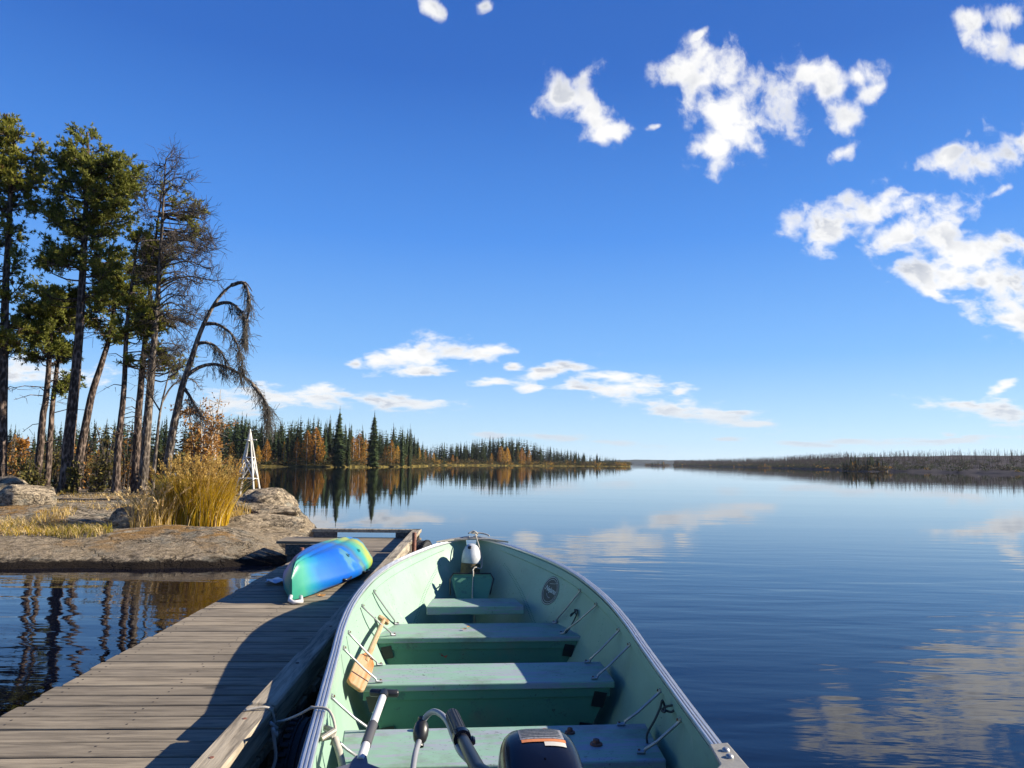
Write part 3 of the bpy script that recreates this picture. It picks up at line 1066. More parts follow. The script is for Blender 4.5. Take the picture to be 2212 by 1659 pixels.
# birch with the last russet leaves
def leafy(name, label, cat, px, py_base, py_top, Y, halfw_px, stem_mat, lmat, seed, stems=3, nleaf=700, size=0.05, spread=1.0, twigs=60, low=0.1, group=None):
    r_ = np.random.default_rng(seed)
    s = Y / FPX
    b = np.array(Uy(px, py_base, Y))
    b[2] = gz(b[0], b[1]) - 0.03
    H = float(Uy(px, py_top, Y).z) - b[2]
    hw = halfw_px * s
    root = empty(name, tuple(b))
    tag(root, label, cat, group)
    paths, C = [], []
    for i in range(stems):
        an, le = r_.uniform(0, 2 * np.pi), r_.uniform(0.2, 0.75) * hw
        e = np.array([np.cos(an) * le, np.sin(an) * le, H * r_.uniform(0.75, 1.0)])
        P_ = curve_pts([np.array([np.cos(an), np.sin(an), 0]) * 0.05 * i, e * [0.35, 0.35, 0.5] + r_.normal(0, 0.03, 3), e], 8)
        paths.append((P_, np.linspace(0.012 + 0.012 * H, 0.006, 8)))
        for j in range(twigs // stems):
            f = r_.uniform(low, 1) * 6.99
            q_ = P_[int(f)]
            d = r_.normal(0, 1, 3) * [1, 1, 0.5] + [0, 0, 0.35]
            d /= np.linalg.norm(d)
            tl = r_.uniform(0.2, 0.8) * hw * spread
            t2 = q_ + d * tl
            t2[2] = max(t2[2], 0.05)
            paths.append((np.array([q_, (q_ + t2) / 2 + r_.normal(0, 0.02, 3), t2]), np.array([0.007, 0.005, 0.003])))
            m_ = max(1, nleaf // twigs)
            w = r_.uniform(0.3, 1.05, (m_, 1))
            C.append(q_ * (1 - w) + t2 * w + r_.normal(0, 0.05, (m_, 3)))
    V, Fq = tubes_np(paths, 4)
    mesh_np('stem_cluster', V, Fq, stem_mat, root)
    V, Fq = leaf_quads(np.vstack(C), size, seed)
    mesh_np('leaf_crown', V, Fq, lmat, root)
    return root


leafy('birch_tree', 'russet-leaved birch with a pale thin trunk behind the golden grass', 'birch', 432, 1000, 850, 19.0, 62, birch_bark, rust_leaf, 21, stems=4, nleaf=2600, size=0.042, twigs=150, low=0.15)
leafy('birch_tree', 'nearly bare pale birch top showing above the russet one', 'birch', 455, 1000, 835, 20.0, 48, birch_bark, rust_leaf, 22, stems=5, nleaf=420, size=0.03, twigs=150, low=0.45)
leafy('golden_sapling', 'small bright golden sapling just left of the white marker', 'sapling', 466, 1005, 905, 21.0, 15, birch_bark, gold_leaf, 23, stems=2, nleaf=700, size=0.045, twigs=50)
leafy('golden_sapling', 'bright golden sapling far left between the first two pine trunks', 'sapling', 44, 1005, 930, 21.5, 20, birch_bark, gold_leaf, 24, stems=2, nleaf=600, size=0.05, twigs=50)
SH = [(20, 1035, 960, 19.5, 40), (60, 1040, 985, 18.0, 32), (118, 1042, 955, 20.2, 36), (175, 1044, 930, 20.0, 40), (205, 1046, 975, 18.5, 30), (225, 1046, 915, 20.6, 42), (275, 1046, 940, 20.3, 38),
      (160, 1046, 1000, 17.6, 22), (345, 1042, 955, 19.8, 34), (320, 1046, 1005, 17.9, 20), (400, 1040, 965, 18.2, 34), (75, 1042, 1012, 16.8, 24), (500, 1030, 985, 19.5, 22), (480, 1038, 1000, 18.4, 20), (-30, 1035, 960, 19.0, 40)]
for i, (px, pb, ptp, Y, hw) in enumerate(SH):
    leafy('shrub', 'dull olive and brown leafy shrub among the pine trunks', 'shrub', px, pb, ptp, Y, hw, twig_mat, shrub_leaf if i % 3 else rust_leaf, 40 + i, stems=6, nleaf=520 if i % 3 else 300, size=0.042, twigs=70, spread=1.1, low=0.05, group='shrubs under the pine grove')

# ------------------------------------------------------------------ grass


def blades(C, H, lean, seed, w=0.008, wind=(0.10, 0.02), seg=4):
    """C (N,2) foot points; curved tapering strips"""
    r_ = np.random.default_rng(seed)
    N = len(C)
    z0 = land_h(C[:, 0], C[:, 1])
    an = r_.uniform(0, 2 * np.pi, N)
    h = H * r_.uniform(0.55, 1.08, N)
    ln = lean * r_.uniform(0.2, 1.2, N) * h
    V = np.zeros((N, seg + 1, 2, 3))
    side = np.stack([np.cos(an + 1.3), np.sin(an + 1.3)], 1)
    for k in range(seg + 1):
        t = k / seg
        ox = (np.cos(an) * ln + wind[0] * h) * t**1.8
        oy = (np.sin(an) * ln + wind[1] * h) * t**1.8
        c = np.stack([C[:, 0] + ox, C[:, 1] + oy, z0 - 0.01 + h * (t - 0.18 * lean * t**3)], 1)
        ww = w * (1 - t * 0.85)
        for q_, sg in ((0, -1), (1, 1)):
            V[:, k, q_, :] = c
            V[:, k, q_, 0] += sg * side[:, 0] * ww
            V[:, k, q_, 1] += sg * side[:, 1] * ww
    idx = np.arange(N * (seg + 1) * 2).reshape(N, seg + 1, 2)
    Fq = np.stack([idx[:, :-1, 0], idx[:, :-1, 1], idx[:, 1:, 1], idx[:, 1:, 0]], -1).reshape(-1, 4)
    tip = V[:, -1, 0, :]
    prev = V[:, -2, 0, :]
    return V.reshape(-1, 3), Fq, tip, prev


def disc(n, cx, cy, rx, ry, seed):
    r_ = np.random.default_rng(seed)
    a, q_ = r_.uniform(0, 2 * np.pi, n), np.sqrt(r_.uniform(0, 1, n))
    return np.stack([cx + np.cos(a) * q_ * rx, cy + np.sin(a) * q_ * ry], 1)


def plumes(tip, prev, pick, seed, L=0.20, w=0.010):
    """seed heads: narrow spindle of spikelets at the blade tips"""
    r_ = np.random.default_rng(seed)
    t, p = tip[pick], prev[pick]
    d = t - p
    d /= np.linalg.norm(d, axis=1, keepdims=True) + 1e-9
    CC, DD = [], []
    for f in np.linspace(-0.15, 0.85, 7):
        CC.append(t + d * L * f + r_.normal(0, 0.004, t.shape))
        DD.append(d)
    return needle_tufts(np.vstack(CC), np.vstack(DD), 4, 0.055, w * 0.7, 0.28, seed)


tc_pos = Uz(438, 1128, 0.36)
TX, TY = tc_pos.x - 0.27, tc_pos.y
root = empty('grass_clump', (TX, TY, gz(TX, TY)))
tag(root, 'big tall clump of golden grass on the rock beside the white marker', 'grass clump')
orgv = np.array([TX, TY, gz(TX, TY)])
C1 = disc(5200, TX, TY + 0.25, 0.60, 0.46, 61)
mi_r = rng.random(len(C1))
leftness = (C1[:, 0] - TX) / 0.52
V, Fq, tip, prev = blades(C1, 0.95, 0.50, 62, 0.0065, (0.03, 0.0))
mi = np.where(mi_r < 0.30 - 0.25 * leftness, 1, np.where(mi_r > 0.86, 2, 0)).repeat(4)
mesh_np('blade_mass', V - orgv, Fq, [grass_gold, grass_green, grass_straw], root, mi=mi)
C2 = disc(300, TX, TY + 0.25, 0.56, 0.42, 63)
V, Fq, tip, prev = blades(C2, 1.10, 0.36, 64, 0.004, (0.09, 0.0))
V2, F2 = plumes(tip, prev, rng.random(len(C2)) < 0.9, 65)
VA, FA = merge_vf([(V, Fq), (V2, F2)])
plume_mat = M_leaf('golden_plumes', (0.38, 0.24, 0.06), (0.58, 0.41, 0.14), 0.4)
mesh_np('seed_head', VA - orgv, FA, plume_mat, root)


def small_clump(label, px, py, n, rx, ry, h, seed, mats=(0,), lean=0.5, heads=0.0, w=0.005):
    p0 = Uz(px, py, 0.3)
    p0 = Uz(px, py, gz(p0.x, p0.y))
    o3 = np.array([p0.x, p0.y, gz(p0.x, p0.y)])
    r_ = np.random.default_rng(seed)
    V, Fq, tip, prev = blades(disc(n, p0.x, p0.y, rx, ry, seed), h, lean, seed + 1, w, (0.06, 0))
    ml = [grass_straw, grass_gold, grass_green]
    mi = r_.choice(list(mats), n).repeat(4)
    if heads:
        V2, F2 = plumes(tip, prev, r_.random(n) < heads, seed + 2, 0.16, 0.009)
        VA_, FA_ = merge_vf([(V, Fq), (V2, F2)])
        o_ = mesh_np('grass_clump', VA_ - o3, FA_, ml, mi=np.concatenate([mi, np.zeros(len(F2), int)]))
        o_.location = o3
    else:
        o_ = mesh_np('grass_clump', V - o3, Fq, ml, mi=mi)
        o_.location = o3
    tag(o_, label, 'grass clump')
    return o_


small_clump('dry straw grass with seed heads behind the small dark-faced boulder', 318, 1122, 420, 0.42, 0.35, 0.62, 71, (0, 0, 1), 0.55, 0.10)
small_clump('sparse dry grass stalks just left of the big golden clump', 345, 1108, 260, 0.35, 0.3, 0.7, 74, (0, 1), 0.5, 0.12)
small_clump('thin drooping seed-headed grass at the foot of the pine trunks', 335, 1058, 110, 0.5, 0.4, 0.65, 77, (0, 0, 2), 0.8, 0.25, 0.004)
small_clump('green-yellow grass tuft at the base of the slim pine', 232, 1050, 260, 0.5, 0.4, 0.34, 80, (2, 2, 1), 0.6)
small_clump('straw grass patch in front of the big left boulder', 40, 1140, 420, 0.85, 0.45, 0.20, 83, (0, 0, 1, 2), 1.3)
small_clump('low orange-yellow grass near the dark water, left side of the rock', 100, 1150, 480, 1.0, 0.42, 0.17, 86, (0, 1, 1, 2), 1.4)
small_clump('flattened dull grass in the hollow before the small boulder', 170, 1152, 380, 0.5, 0.28, 0.20, 89, (0, 2, 2), 1.1)
small_clump('small dry tuft at the right foot of the big left boulder', 118, 1090, 260, 0.3, 0.5, 0.2, 92, (0, 0, 1), 0.8)
small_clump('wispy dry grass on the ledge right of the golden clump', 512, 1098, 200, 0.25, 0.3, 0.28, 95, (0, 1), 0.6)
pts_l = []
r5 = np.random.default_rng(5)
for (cx, cy, rx, ry, n) in ((-11.5, 17.0, 3.0, 0.4, 700), (-10.3, 15.2, 1.6, 0.4, 500), (-8.7, 16.6, 1.6, 0.35, 450), (-9.2, 12.9, 1.4, 0.5, 600), (-7.8, 14.4, 0.8, 0.35, 300), (-8.2, 11.2, 1.6, 0.3, 500), (-6.9, 17.5, 1.0, 0.4, 300)):
    pts_l.append(disc(n, cx, cy, rx, ry, int(cx * -100)))
V, Fq, _t, _p = blades(np.vstack(pts_l), 0.10, 1.3, 99, 0.005, (0.02, 0), 3)
lit_o = mesh_np('dry_grass', V, Fq, [grass_straw, grass_gold], mi=(rng.random(len(V) // 8) < 0.3).astype(int).repeat(3))
tag(lit_o, 'thin dry grass and litter in the seams of the granite', 'grass', kind='stuff')

# ------------------------------------------------------------------ boulders


def boulder(label, c, size, seed, cuts=10, rot=0.0):
    r_ = np.random.default_rng(seed)
    bm = bmesh.new()
    bmesh.ops.create_icosphere(bm, subdivisions=5, radius=1.0)
    co = np.array([v.co[:] for v in bm.verts])
    for i in range(cuts):                      # flat fracture faces
        n_ = r_.normal(0, 1, 3)
        n_ /= np.linalg.norm(n_)
        dcut = r_.uniform(0.62, 0.88)
        ex = np.maximum(co @ n_ - dcut, 0)
        co -= ex[:, None] * n_ * 0.92
    dn = fbm(co[:, 0] * 2.2 + seed, co[:, 1] * 2.2 + co[:, 2] * 1.7, 5)
    d2 = fbm(co[:, 2] * 7 + seed, co[:, 1] * 7 + co[:, 0] * 6, 4)
    co *= (1 + 0.16 * dn + 0.06 * d2)[:, None]
    co *= np.array(size)
    cr, sr = math.cos(rot), math.sin(rot)
    co = np.stack([co[:, 0] * cr - co[:, 1] * sr, co[:, 0] * sr + co[:, 1] * cr, co[:, 2]], 1)
    for v, p in zip(bm.verts, co):
        v.co = p
    me = bpy.data.meshes.new('boulder')
    bm.to_mesh(me)
    bm.free()
    me.materials.append(boulder_mat)
    me.polygons.foreach_set('use_smooth', [True] * len(me.polygons))
    o_ = link_mesh('boulder', me)
    o_.location = c
    tag(o_, label, 'boulder')
    return o_


p = Uz(35, 1112, 0.32)
boulder('large cracked grey boulder at the far left edge of the rock', (p.x, p.y + 0.35, 0.52), (0.68, 0.5, 0.46), 3, 12)
p = Uz(-12, 1085, 0.5)
boulder('grey rock hump behind the large cracked boulder', (p.x - 0.2, p.y + 0.6, 0.55), (0.5, 0.5, 0.5), 9, 9)
p = Uz(262, 1142, 0.28)
boulder('small boulder with a black left face in the rock hollow', (p.x, p.y + 0.22, 0.40), (0.30, 0.26, 0.25), 14, 11, 0.3)
p = Uz(598, 1092, 0.5)
boulder('rounded pale granite block on the point below the white marker', (-5.0, 15.1, 0.48), (0.62, 0.75, 0.42), 17, 9)
boulder('dark cracked granite block at the foot of the white marker', (-5.55, 15.75, 0.52), (0.48, 0.5, 0.34), 19, 12)
boulder('long low granite ledge dipping into the lake beside the dock end', (-4.75, 13.75, 0.20), (0.95, 0.5, 0.26), 23, 8, 0.1)
boulder('low granite ledge just above the other one on the point', (-4.95, 14.35, 0.42), (0.95, 0.42, 0.24), 29, 8, -0.1)

# ------------------------------------------------------------------ white marker tower
mk = Uy(534, 1050, 17.6)
MH = float(Uy(533, 928, 17.6).z)
mz = gz(mk.x, mk.y) - 0.05
mz = min(mz, float(Uy(534, 1058, 17.6).z))
root = empty('marker_tower', (mk.x, mk.y, mz))
tag(root, 'white four-legged wooden marker tower standing on the rocky point', 'marker tower')
Hm = MH - mz
legs = [Vector((-0.23, -0.22, 0)), Vector((0.27, -0.22, 0)), Vector((0.27, 0.26, 0)), Vector((-0.27, 0.26, 0))]
ap = Vector((0.0, 0.0, Hm))
for l in legs:
    b = MB()
    b.tube([l, l.lerp(ap, 0.5), l.lerp(ap, 0.985)], [0.021, 0.02, 0.015], 6)
    b.build('leg', white_paint, root)
for f in (0.30, 0.60):
    for i in range(4):
        b = MB()
        b.tube([legs[i].lerp(ap, f), legs[(i + 1) % 4].lerp(ap, f)], 0.014, 5)
        b.build('cross_rail', white_paint, root)
for i in range(4):
    b = MB()
    b.tube([legs[i].lerp(ap, 0.31), legs[(i + 1) % 4].lerp(ap, 0.59)], 0.013, 5)
    b.build('brace', white_paint, root)
    b = MB()
    b.tube([legs[(i + 1) % 4].lerp(ap, 0.31), legs[i].lerp(ap, 0.59)], 0.013, 5)
    b.build('brace', white_paint, root)
b = MB()
b.box((0.02, 0, Hm * 0.855), (0.30, 0.05, 0.022), bev=0.004)
b.box((0.0, 0, Hm * 0.855 - 0.024), (0.05, 0.26, 0.022), bev=0.004)
b.build('cross_arm', white_paint, root)
b = MB()
b.tube([(0, 0, Hm * 0.85), (0, 0, Hm * 0.9), (0, 0, Hm * 1.01)], [0.058, 0.045, 0.012], 8)
b.build('peak_post', white_paint, root)
# driftwood tangle left of the marker
b = MB()
r6 = random.Random(6)
for i in range(26):
    a = Vector((r6.uniform(-0.5, 0.25), r6.uniform(-0.3, 0.3), r6.uniform(0, 0.2)))
    d = Vector((r6.uniform(-1, 1), r6.uniform(-0.5, 0.5), r6.uniform(0.05, 0.9))).normalized() * r6.uniform(0.3, 0.75)
    b.tube([a, a + d * 0.5 + Vector((r6.uniform(-.05, .05), 0, r6.uniform(-.05, .05))), a + d], [0.016, 0.011, 0.005], 5)
dwp = Uy(497, 1050, 17.2)
dw = b.build('driftwood_pile', dead_bark)
dw.location = (dwp.x, dwp.y, gz(dwp.x, dwp.y) - 0.02)
tag(dw, 'grey tangle of dead branches beside the white marker tower', 'driftwood')

# ------------------------------------------------------------------ dock
DW = Matrix.Rotation(math.atan2(0.049, 0.9988), 4, 'Z')      # dock frame: y runs along the dock
DO = Vector((-1.05, 2.3, 0.0))                              # inner line of the right rail
DZ = 0.34


def dk(x, y, z):
    return DO + DW @ Vector((x, y, 0)) + Vector((0, 0, z))


dock = empty('wooden_dock', tuple(DO), math.atan2(0.049, 0.9988))
tag(dock, 'weathered grey plank dock leading out beside the green boat', 'dock')
Wd = 1.15
boards, r7 = MB(), random.Random(3)
y = -3.2
while y < 8.06:
    w = 0.139
    w = r7.uniform(.1285, .1355)
    Mr = Matrix.Rotation(r7.uniform(-.0035, .0035), 4, 'Z') @ Matrix.Rotation(r7.uniform(-.004, .004), 4, 'X')
    zt_ = DZ - 0.019 + r7.uniform(-.002, .002)
    boards.box((-Wd / 2 + 0.055 + r7.uniform(-.012, .012), y + w / 2, zt_), (Wd + 0.13, w, 0.038), Mr, bev=0.004)
    for nx in (-Wd + .06, -Wd / 2, -.10):
        for ny in (.3, .7):
            boards.lathe([(.0055, 0), (.005, .0012), (.0001, .0014)], Matrix.Translation((nx + r7.uniform(-.02, .02), y + w * ny, zt_ + 0.0195)), 7, mi=1)
    y += 0.1475
for i in range(4):
    boards.box((-Wd / 2 - 0.30, 8.09 + 0.07 + i * 0.1475, DZ - 0.019), (Wd + 0.86, 0.139, 0.038), bev=0.004)
nail = M_simple('dark_nail', (0.035, 0.028, 0.024), 0.7)
deck = boards.build('deck_planking', [deck_wood, nail], dock)
b = MB()
b.box((0.062, -0.92, DZ + 0.083), (0.115, 3.40, 0.12), bev=0.008)
b.build('edge_rail', rail_wood, dock)
b = MB()
b.box((0.062, 3.83, DZ + 0.081), (0.115, 6.05, 0.12), bev=0.008)
b.build('edge_rail', rail_wood, dock)
b = MB()
b.box((0.062, 7.80, DZ + 0.105), (0.125, 1.75, 0.05), bev=0.006)
b.build('edge_rail', rail_wood, dock)
b = MB()
b.box((-0.68, 8.62, DZ + 0.105), (1.62, 0.10, 0.05), bev=0.006)
b.build('end_rail', rail_wood, dock)
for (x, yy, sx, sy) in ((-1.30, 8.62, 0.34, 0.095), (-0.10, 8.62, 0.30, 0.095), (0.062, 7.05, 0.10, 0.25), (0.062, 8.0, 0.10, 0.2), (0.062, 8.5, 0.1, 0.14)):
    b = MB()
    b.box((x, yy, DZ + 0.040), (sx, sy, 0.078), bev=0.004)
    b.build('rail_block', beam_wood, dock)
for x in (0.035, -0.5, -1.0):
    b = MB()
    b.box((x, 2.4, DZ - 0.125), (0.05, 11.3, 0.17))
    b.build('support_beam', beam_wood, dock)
b = MB()
b.box((-0.82, 8.06, DZ - 0.11), (1.83, 0.04, 0.14))
b.build('support_beam', beam_wood, dock)
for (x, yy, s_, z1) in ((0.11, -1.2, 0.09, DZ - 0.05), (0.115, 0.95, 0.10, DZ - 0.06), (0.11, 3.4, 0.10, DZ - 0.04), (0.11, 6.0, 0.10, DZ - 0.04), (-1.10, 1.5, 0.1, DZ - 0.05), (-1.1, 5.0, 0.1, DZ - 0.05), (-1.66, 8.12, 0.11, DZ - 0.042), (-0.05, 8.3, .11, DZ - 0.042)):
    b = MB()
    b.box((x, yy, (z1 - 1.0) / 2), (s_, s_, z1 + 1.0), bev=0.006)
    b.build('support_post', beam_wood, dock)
for (x, yy, zt) in ((0.16, 7.02, DZ + 0.24), (-1.14, 6.5, DZ + 0.10)):
    b = MB()
    b.tube([(x, yy, -1.0), (x, yy, zt - .01), (x, yy, zt)], [0.028, 0.028, 0.024], 12)
    b.build('pipe_post', rust, dock, smooth=True, angle=40)
for yy in (-0.60, -0.15, 0.25, 0.62, 1.4, 2.2, 3.0, 3.9, 4.8):
    b = MB()
    b.lathe([(0.0, 0.0), (0.009, 0.0), (0.008, 0.0025), (0, 0.003)], Matrix.Translation((0.06 + r7.uniform(-.015, .015), yy, DZ + 0.1425)), 10)
    b.build('bolt_head', rust, dock)


def tyre(label, loc, rad, wid, rz=0.0, tilt=0.0):
    root = empty('tyre_fender', tuple(loc), rz)
    tag(root, label, 'tyre')
    prof = [(rad * .58, -wid * .36), (rad * .62, -wid * .47), (rad * .80, -wid * .52), (rad * .94, -wid * .47), (rad, -wid * .36)]
    for k in range(4):
        zz = -wid * .36 + wid * .72 * (k + .5) / 4
        prof += [(rad, zz - wid * .07), (rad, zz + wid * .05), (rad * .965, zz + wid * .06), (rad * .965, zz + wid * .085)]
    prof += [(rad, wid * .36), (rad * .94, wid * .47), (rad * .80, wid * .52), (rad * .62, wid * .47), (rad * .58, wid * .36), (rad * .60, 0), (rad * .58, -wid * .36)]
    M = Matrix.Rotation(R(90), 4, 'Y') @ Matrix.Rotation(tilt, 4, 'X')
    b = MB()
    b.lathe(prof, M, 40)
    for k in range(44):
        a = 2 * math.pi * k / 44
        for sg in (-1, 1):
            b.box(M @ Vector((math.cos(a) * rad * 1.004, math.sin(a) * rad * 1.004, sg * wid * 0.36)), (0.02, rad * 0.07, wid * 0.2), (M.to_3x3() @ Matrix.Rotation(a, 3, 'Z')).to_4x4(), bev=0.003)
    b.build('rubber_casing', rubber, root, smooth=True, angle=35)
    return root


ta = math.atan2(0.049, 0.9988)
p = dk(0.225, 0.95, 0.07)
tyre('big black tyre fender by the mooring line, between dock and boat', p, 0.29, 0.17, ta)
p = dk(0.20, 2.55, 0.10)
tyre('black tyre fender half hidden between boat side and dock, farther along', p, 0.27, 0.13, ta)
p = dk(0.21, 7.75, 0.16)
tyre('tyre fender with visible tread at the outer corner of the dock', p, 0.24, 0.18, ta, 0.3)

# ------------------------------------------------------------------ kayak upside down on the dock
kmat, q, kb = new_mat('swirled_kayak_plastic')
tcn = q.n('ShaderNodeTexCoord').outputs['Object']
ks = q.n('ShaderNodeSeparateXYZ')
q.link(tcn, ks.inputs[0])
wv = q.noise(tcn, 2.4, 3.0, 0.5)
yy = q.math('ADD', ks.outputs[1], q.math('MULTIPLY', q.math('SUBTRACT', wv, 0.5), 0.6))
yy = q.math('ADD', yy, q.math('MULTIPLY', ks.outputs[0], 0.25))
kc = q.ramp(q.math('DIVIDE', yy, 2.45), [(0.0, (0.02, 0.20, 0.14)), (0.06, (0.04, 0.26, 0.18)), (0.12, (0.012, 0.20, 0.27)), (0.20, (0.004, 0.11, 0.36)), (0.32, (0.003, 0.075, 0.40)), (0.44, (0.004, 0.10, 0.42)), (0.50, (0.05, 0.11, 0.17)),
                                           (0.56, (0.012, 0.20, 0.27)), (0.62, (0.06, 0.28, 0.14)), (0.67, (0.27, 0.31, 0.03)), (0.74, (0.30, 0.32, 0.03)), (0.80, (0.02, 0.22, 0.24)), (0.86, (0.003, 0.09, 0.40)), (1.1, (0.01, 0.18, 0.34))])
blt = q.mapr(q.noise(q.mapping(tcn, loc=(3, 5, 2)), 2.6, 3.0, 0.5), 0.62, 0.70, 0, 0.45, smooth=True)
kc = q.mix(blt, kc, (0.12, 0.27, 0.06))
q.link(kc, kb.inputs['Base Color'])
kb.inputs['Roughness'].default_value = 0.36
bp = q.n('ShaderNodeBump')
bp.inputs['Strength'].default_value = 0.15
bp.inputs['Distance'].default_value = 0.01
q.link(q.noise(tcn, 14.0, 4.0, 0.6), bp.inputs['Height'])
q.link(bp.outputs[0], kb.inputs['Normal'])
KL = 2.45
kay = empty('kayak', (-1.775, 5.92, DZ), R(0.2))
tag(kay, 'blue, teal and yellow plastic kayak lying upside down on the dock', 'kayak')
kw = smooth_interp([0, .02, .06, .12, .2, .32, .48, .64, .78, .88, .95, 1.0], [.012, .035, .080, .145, .220, .305, .355, .355, .295, .19, .10, .015])
kh = smooth_interp([0, .03, .08, .2, .4, .6, .8, .9, .97, 1.0], [.20, .295, .325, .340, .345, .340, .325, .295, .24, .16])
kz = smooth_interp([0, .06, .2, .8, .94, 1.0], [.02, .02, .03, .03, .05, .09])


def ksec(t):
    w, h, z0 = kw(t), kh(t), kz(t)
    hh = h - z0
    half = [(w * .80, z0), (w * .97, z0 + hh * .10), (w * 1.0, z0 + hh * .24), (w * .985, z0 + hh * .33), (w * .93, z0 + hh * .40), (w * .86, z0 + hh * .52), (w * .66, z0 + hh * .78), (w * .46, z0 + hh * .925), (w * .27, z0 + hh * .965), (w * .20, z0 + hh * .94), (w * .12, z0 + hh * .965), (w * .04, z0 + hh * 1.0)]
    return [(x, t * KL, z) for x, z in half] + [(-x, t * KL, z) for x, z in half[::-1]]


kts = [0, .006, .014, .025, .04, .06, .085, .115] + [0.15 + 0.05 * i for i in range(15)] + [.88, .905, .93, .95, .968, .983, .993, 1.0]
b = MB()
b.grid([ksec(t) for t in kts], closed=True)
n_ = 24
b.f.append(tuple(range(n_)))
b.m.append(0)
b.f.append(tuple(range((len(kts) - 1) * n_, len(kts) * n_)))
b.m.append(0)
ko = b.build('hull', kmat, kay, smooth=True, angle=50)
for (t, lx) in ((0.40, 0.70), (0.56, 0.70), (0.42, -0.6), (0.58, -0.6)):           # scupper holes through the hull
    w, h, z0 = kw(t), kh(t), kz(t)
    x = lx * w
    zz = z0 + (h - z0) * 0.74
    nrm = Vector((0.5 * (1 if lx > 0 else -1), 0, 0.86)).normalized()
    M = Matrix.Translation((x, t * KL, zz)) @ nrm.to_track_quat('Z', 'Y').to_matrix().to_4x4()
    b = MB()
    b.lathe([(0.026, -0.004), (0.026, 0.004), (0.019, 0.006), (0.017, 0.001), (0.0, 0.001)], M, 18, mi=0)
    b.lathe([(0.0165, 0.0025), (0.0, 0.0028)], M, 18, mi=1)
    b.build('scupper_hole', [kmat, black_plastic], kay, smooth=True, angle=40)
for t in (0.27, 0.47):
    w, z0, h = kw(t), kz(t), kh(t)
    b = MB()
    y0, y1 = t * KL, t * KL + 0.16
    x = w * 1.0
    b.tube([(x * .99, y0, z0 + .05), (x + .022, y0 + .03, z0 + .045), (x + .03 + .02 * t, (y0 + y1) / 2, z0 + .045), (x + .035, y1 - .03, z0 + .045), (kw((y1) / KL) * .99, y1, z0 + .05)], 0.010, 8)
    b.build('carry_handle', black_plastic, kay, smooth=True)
b = MB()
b.tube([(0.0, 0.01, 0.055), (0.008, -0.045, 0.03), (0.05, -0.07, 0.018), (0.10, -0.03, 0.02), (0.075, 0.03, 0.045)], 0.017, 10)
b.build('bow_toggle', white_plastic, kay, smooth=True)

# loose things on the deck
rows = []
for i in range(9):
    rows.append([(0.30 * (j / 10) + 0.02 * math.sin(i), 0.02 * math.sin(j * 1.7) + i * 0.035, 0.018 + 0.03 * math.sin(j * 0.75 + i * 0.5)**2 * (1 - i / 14)) for j in range(11)])
b = MB()
b.grid(rows)
top_rows = [[(x, y, z + 0.003) for x, y, z in r_] for r_ in rows]
b.grid(top_rows, flip=True)
so = b.build('plastic_sheet', sheet_mat, smooth=True)
pp = Uz(566, 1266, DZ)
so.location = (pp.x, pp.y, DZ + 0.002)
tag(so, 'crumpled grey plastic sheet lying on the dock beside the kayak', 'plastic sheet')


def fallen_leaf(label, loc, size, mat, rot=(0.2, 0.1, 0)):
    b = MB()
    n = 9
    rr = random.Random(int(abs(loc[0]) * 1000))
    out_ = [(math.cos(2 * math.pi * k / n) * size * (1.0 if k % 2 else 0.6), math.sin(2 * math.pi * k / n) * size * 0.75 * (1.0 if k % 2 else 0.6), rr.uniform(0, size * .3)) for k in range(n)]
    b.add([(0, 0, 0)] + out_, [(0, 1 + k, 1 + (k + 1) % n) for k in range(n)])
    b.tube([(0, 0, 0.001), (-size * 1.3, size * .2, size * .15)], size * .04, 4)
    o_ = b.build('fallen_leaf', mat)
    o_.location = loc
    o_.rotation_euler = rot
    tag(o_, label, 'leaf')


pp = Uz(694, 1288, DZ)
fallen_leaf('orange-brown leaf on the planks against the kayak side', (pp.x, pp.y, DZ + 0.004), 0.045, ochre_leaf)

# ------------------------------------------------------------------ boat
BO = Vector((0.045, 2.1, 0.0))
BA = math.atan2(0.0953, 0.9954)            # boat frame: x to the right, y (s) towards the bow
BM = Matrix.Translation(BO) @ Matrix.Rotation(BA, 4, 'Z')
BMi = BM.inverted()
boat = empty('rowing_boat', tuple(BO), BA)
tag(boat, 'open mint-green aluminium boat with bench seats moored at the dock', 'boat')
XS = 0.020                                  # measured keel line sits slightly to the right of the frame's
LB = 4.20
gb = smooth_interp([0, .25, .7, 1.0, 1.4, 1.9, 2.4, 2.75, 3.05, 3.3, 3.5, 3.75, 3.95, 4.1, 4.2], [.66, .682, .716, .738, .765, .798, .80, .772, .725, .655, .575, .445, .32, .185, .07])
gzf = lambda s: .565 + .295 * max(0, s / 4.4)**2.0
cb = smooth_interp([0, 1, 2, 2.7, 3.1, 3.5, 3.8, 4.05, 4.2], [.52, .57, .59, .53, .42, .25, .13, .045, .012])
cz = smooth_interp([0, 2, 2.7, 3.1, 3.5, 3.8, 4.05, 4.2], [.03, .04, .08, .13, .21, .31, .47, .70])
kzf = smooth_interp([0, 2.8, 3.4, 3.8, 4.05, 4.2], [-.13, -.13, -.09, .05, .33, .66])


def hullp(s, v, side, inset=0.0):
    """inner skin: v 0 at the gunwale, 1 at the chine, 2 at the keel"""
    g_, c_ = Vector((gb(s) - 0.024, 0, gzf(s) - 0.006)), Vector((cb(s), 0, cz(s)))
    if v <= 1:
        p_ = g_.lerp(c_, v) + Vector((0.035, 0, -0.01)) * (4 * v * (1 - v)) * min(1, gb(s) / 0.5)
    else:
        p_ = c_.lerp(Vector((0.004, 0, kzf(s))), v - 1)
    return Vector((XS + side * (p_.x - inset), s, p_.z))


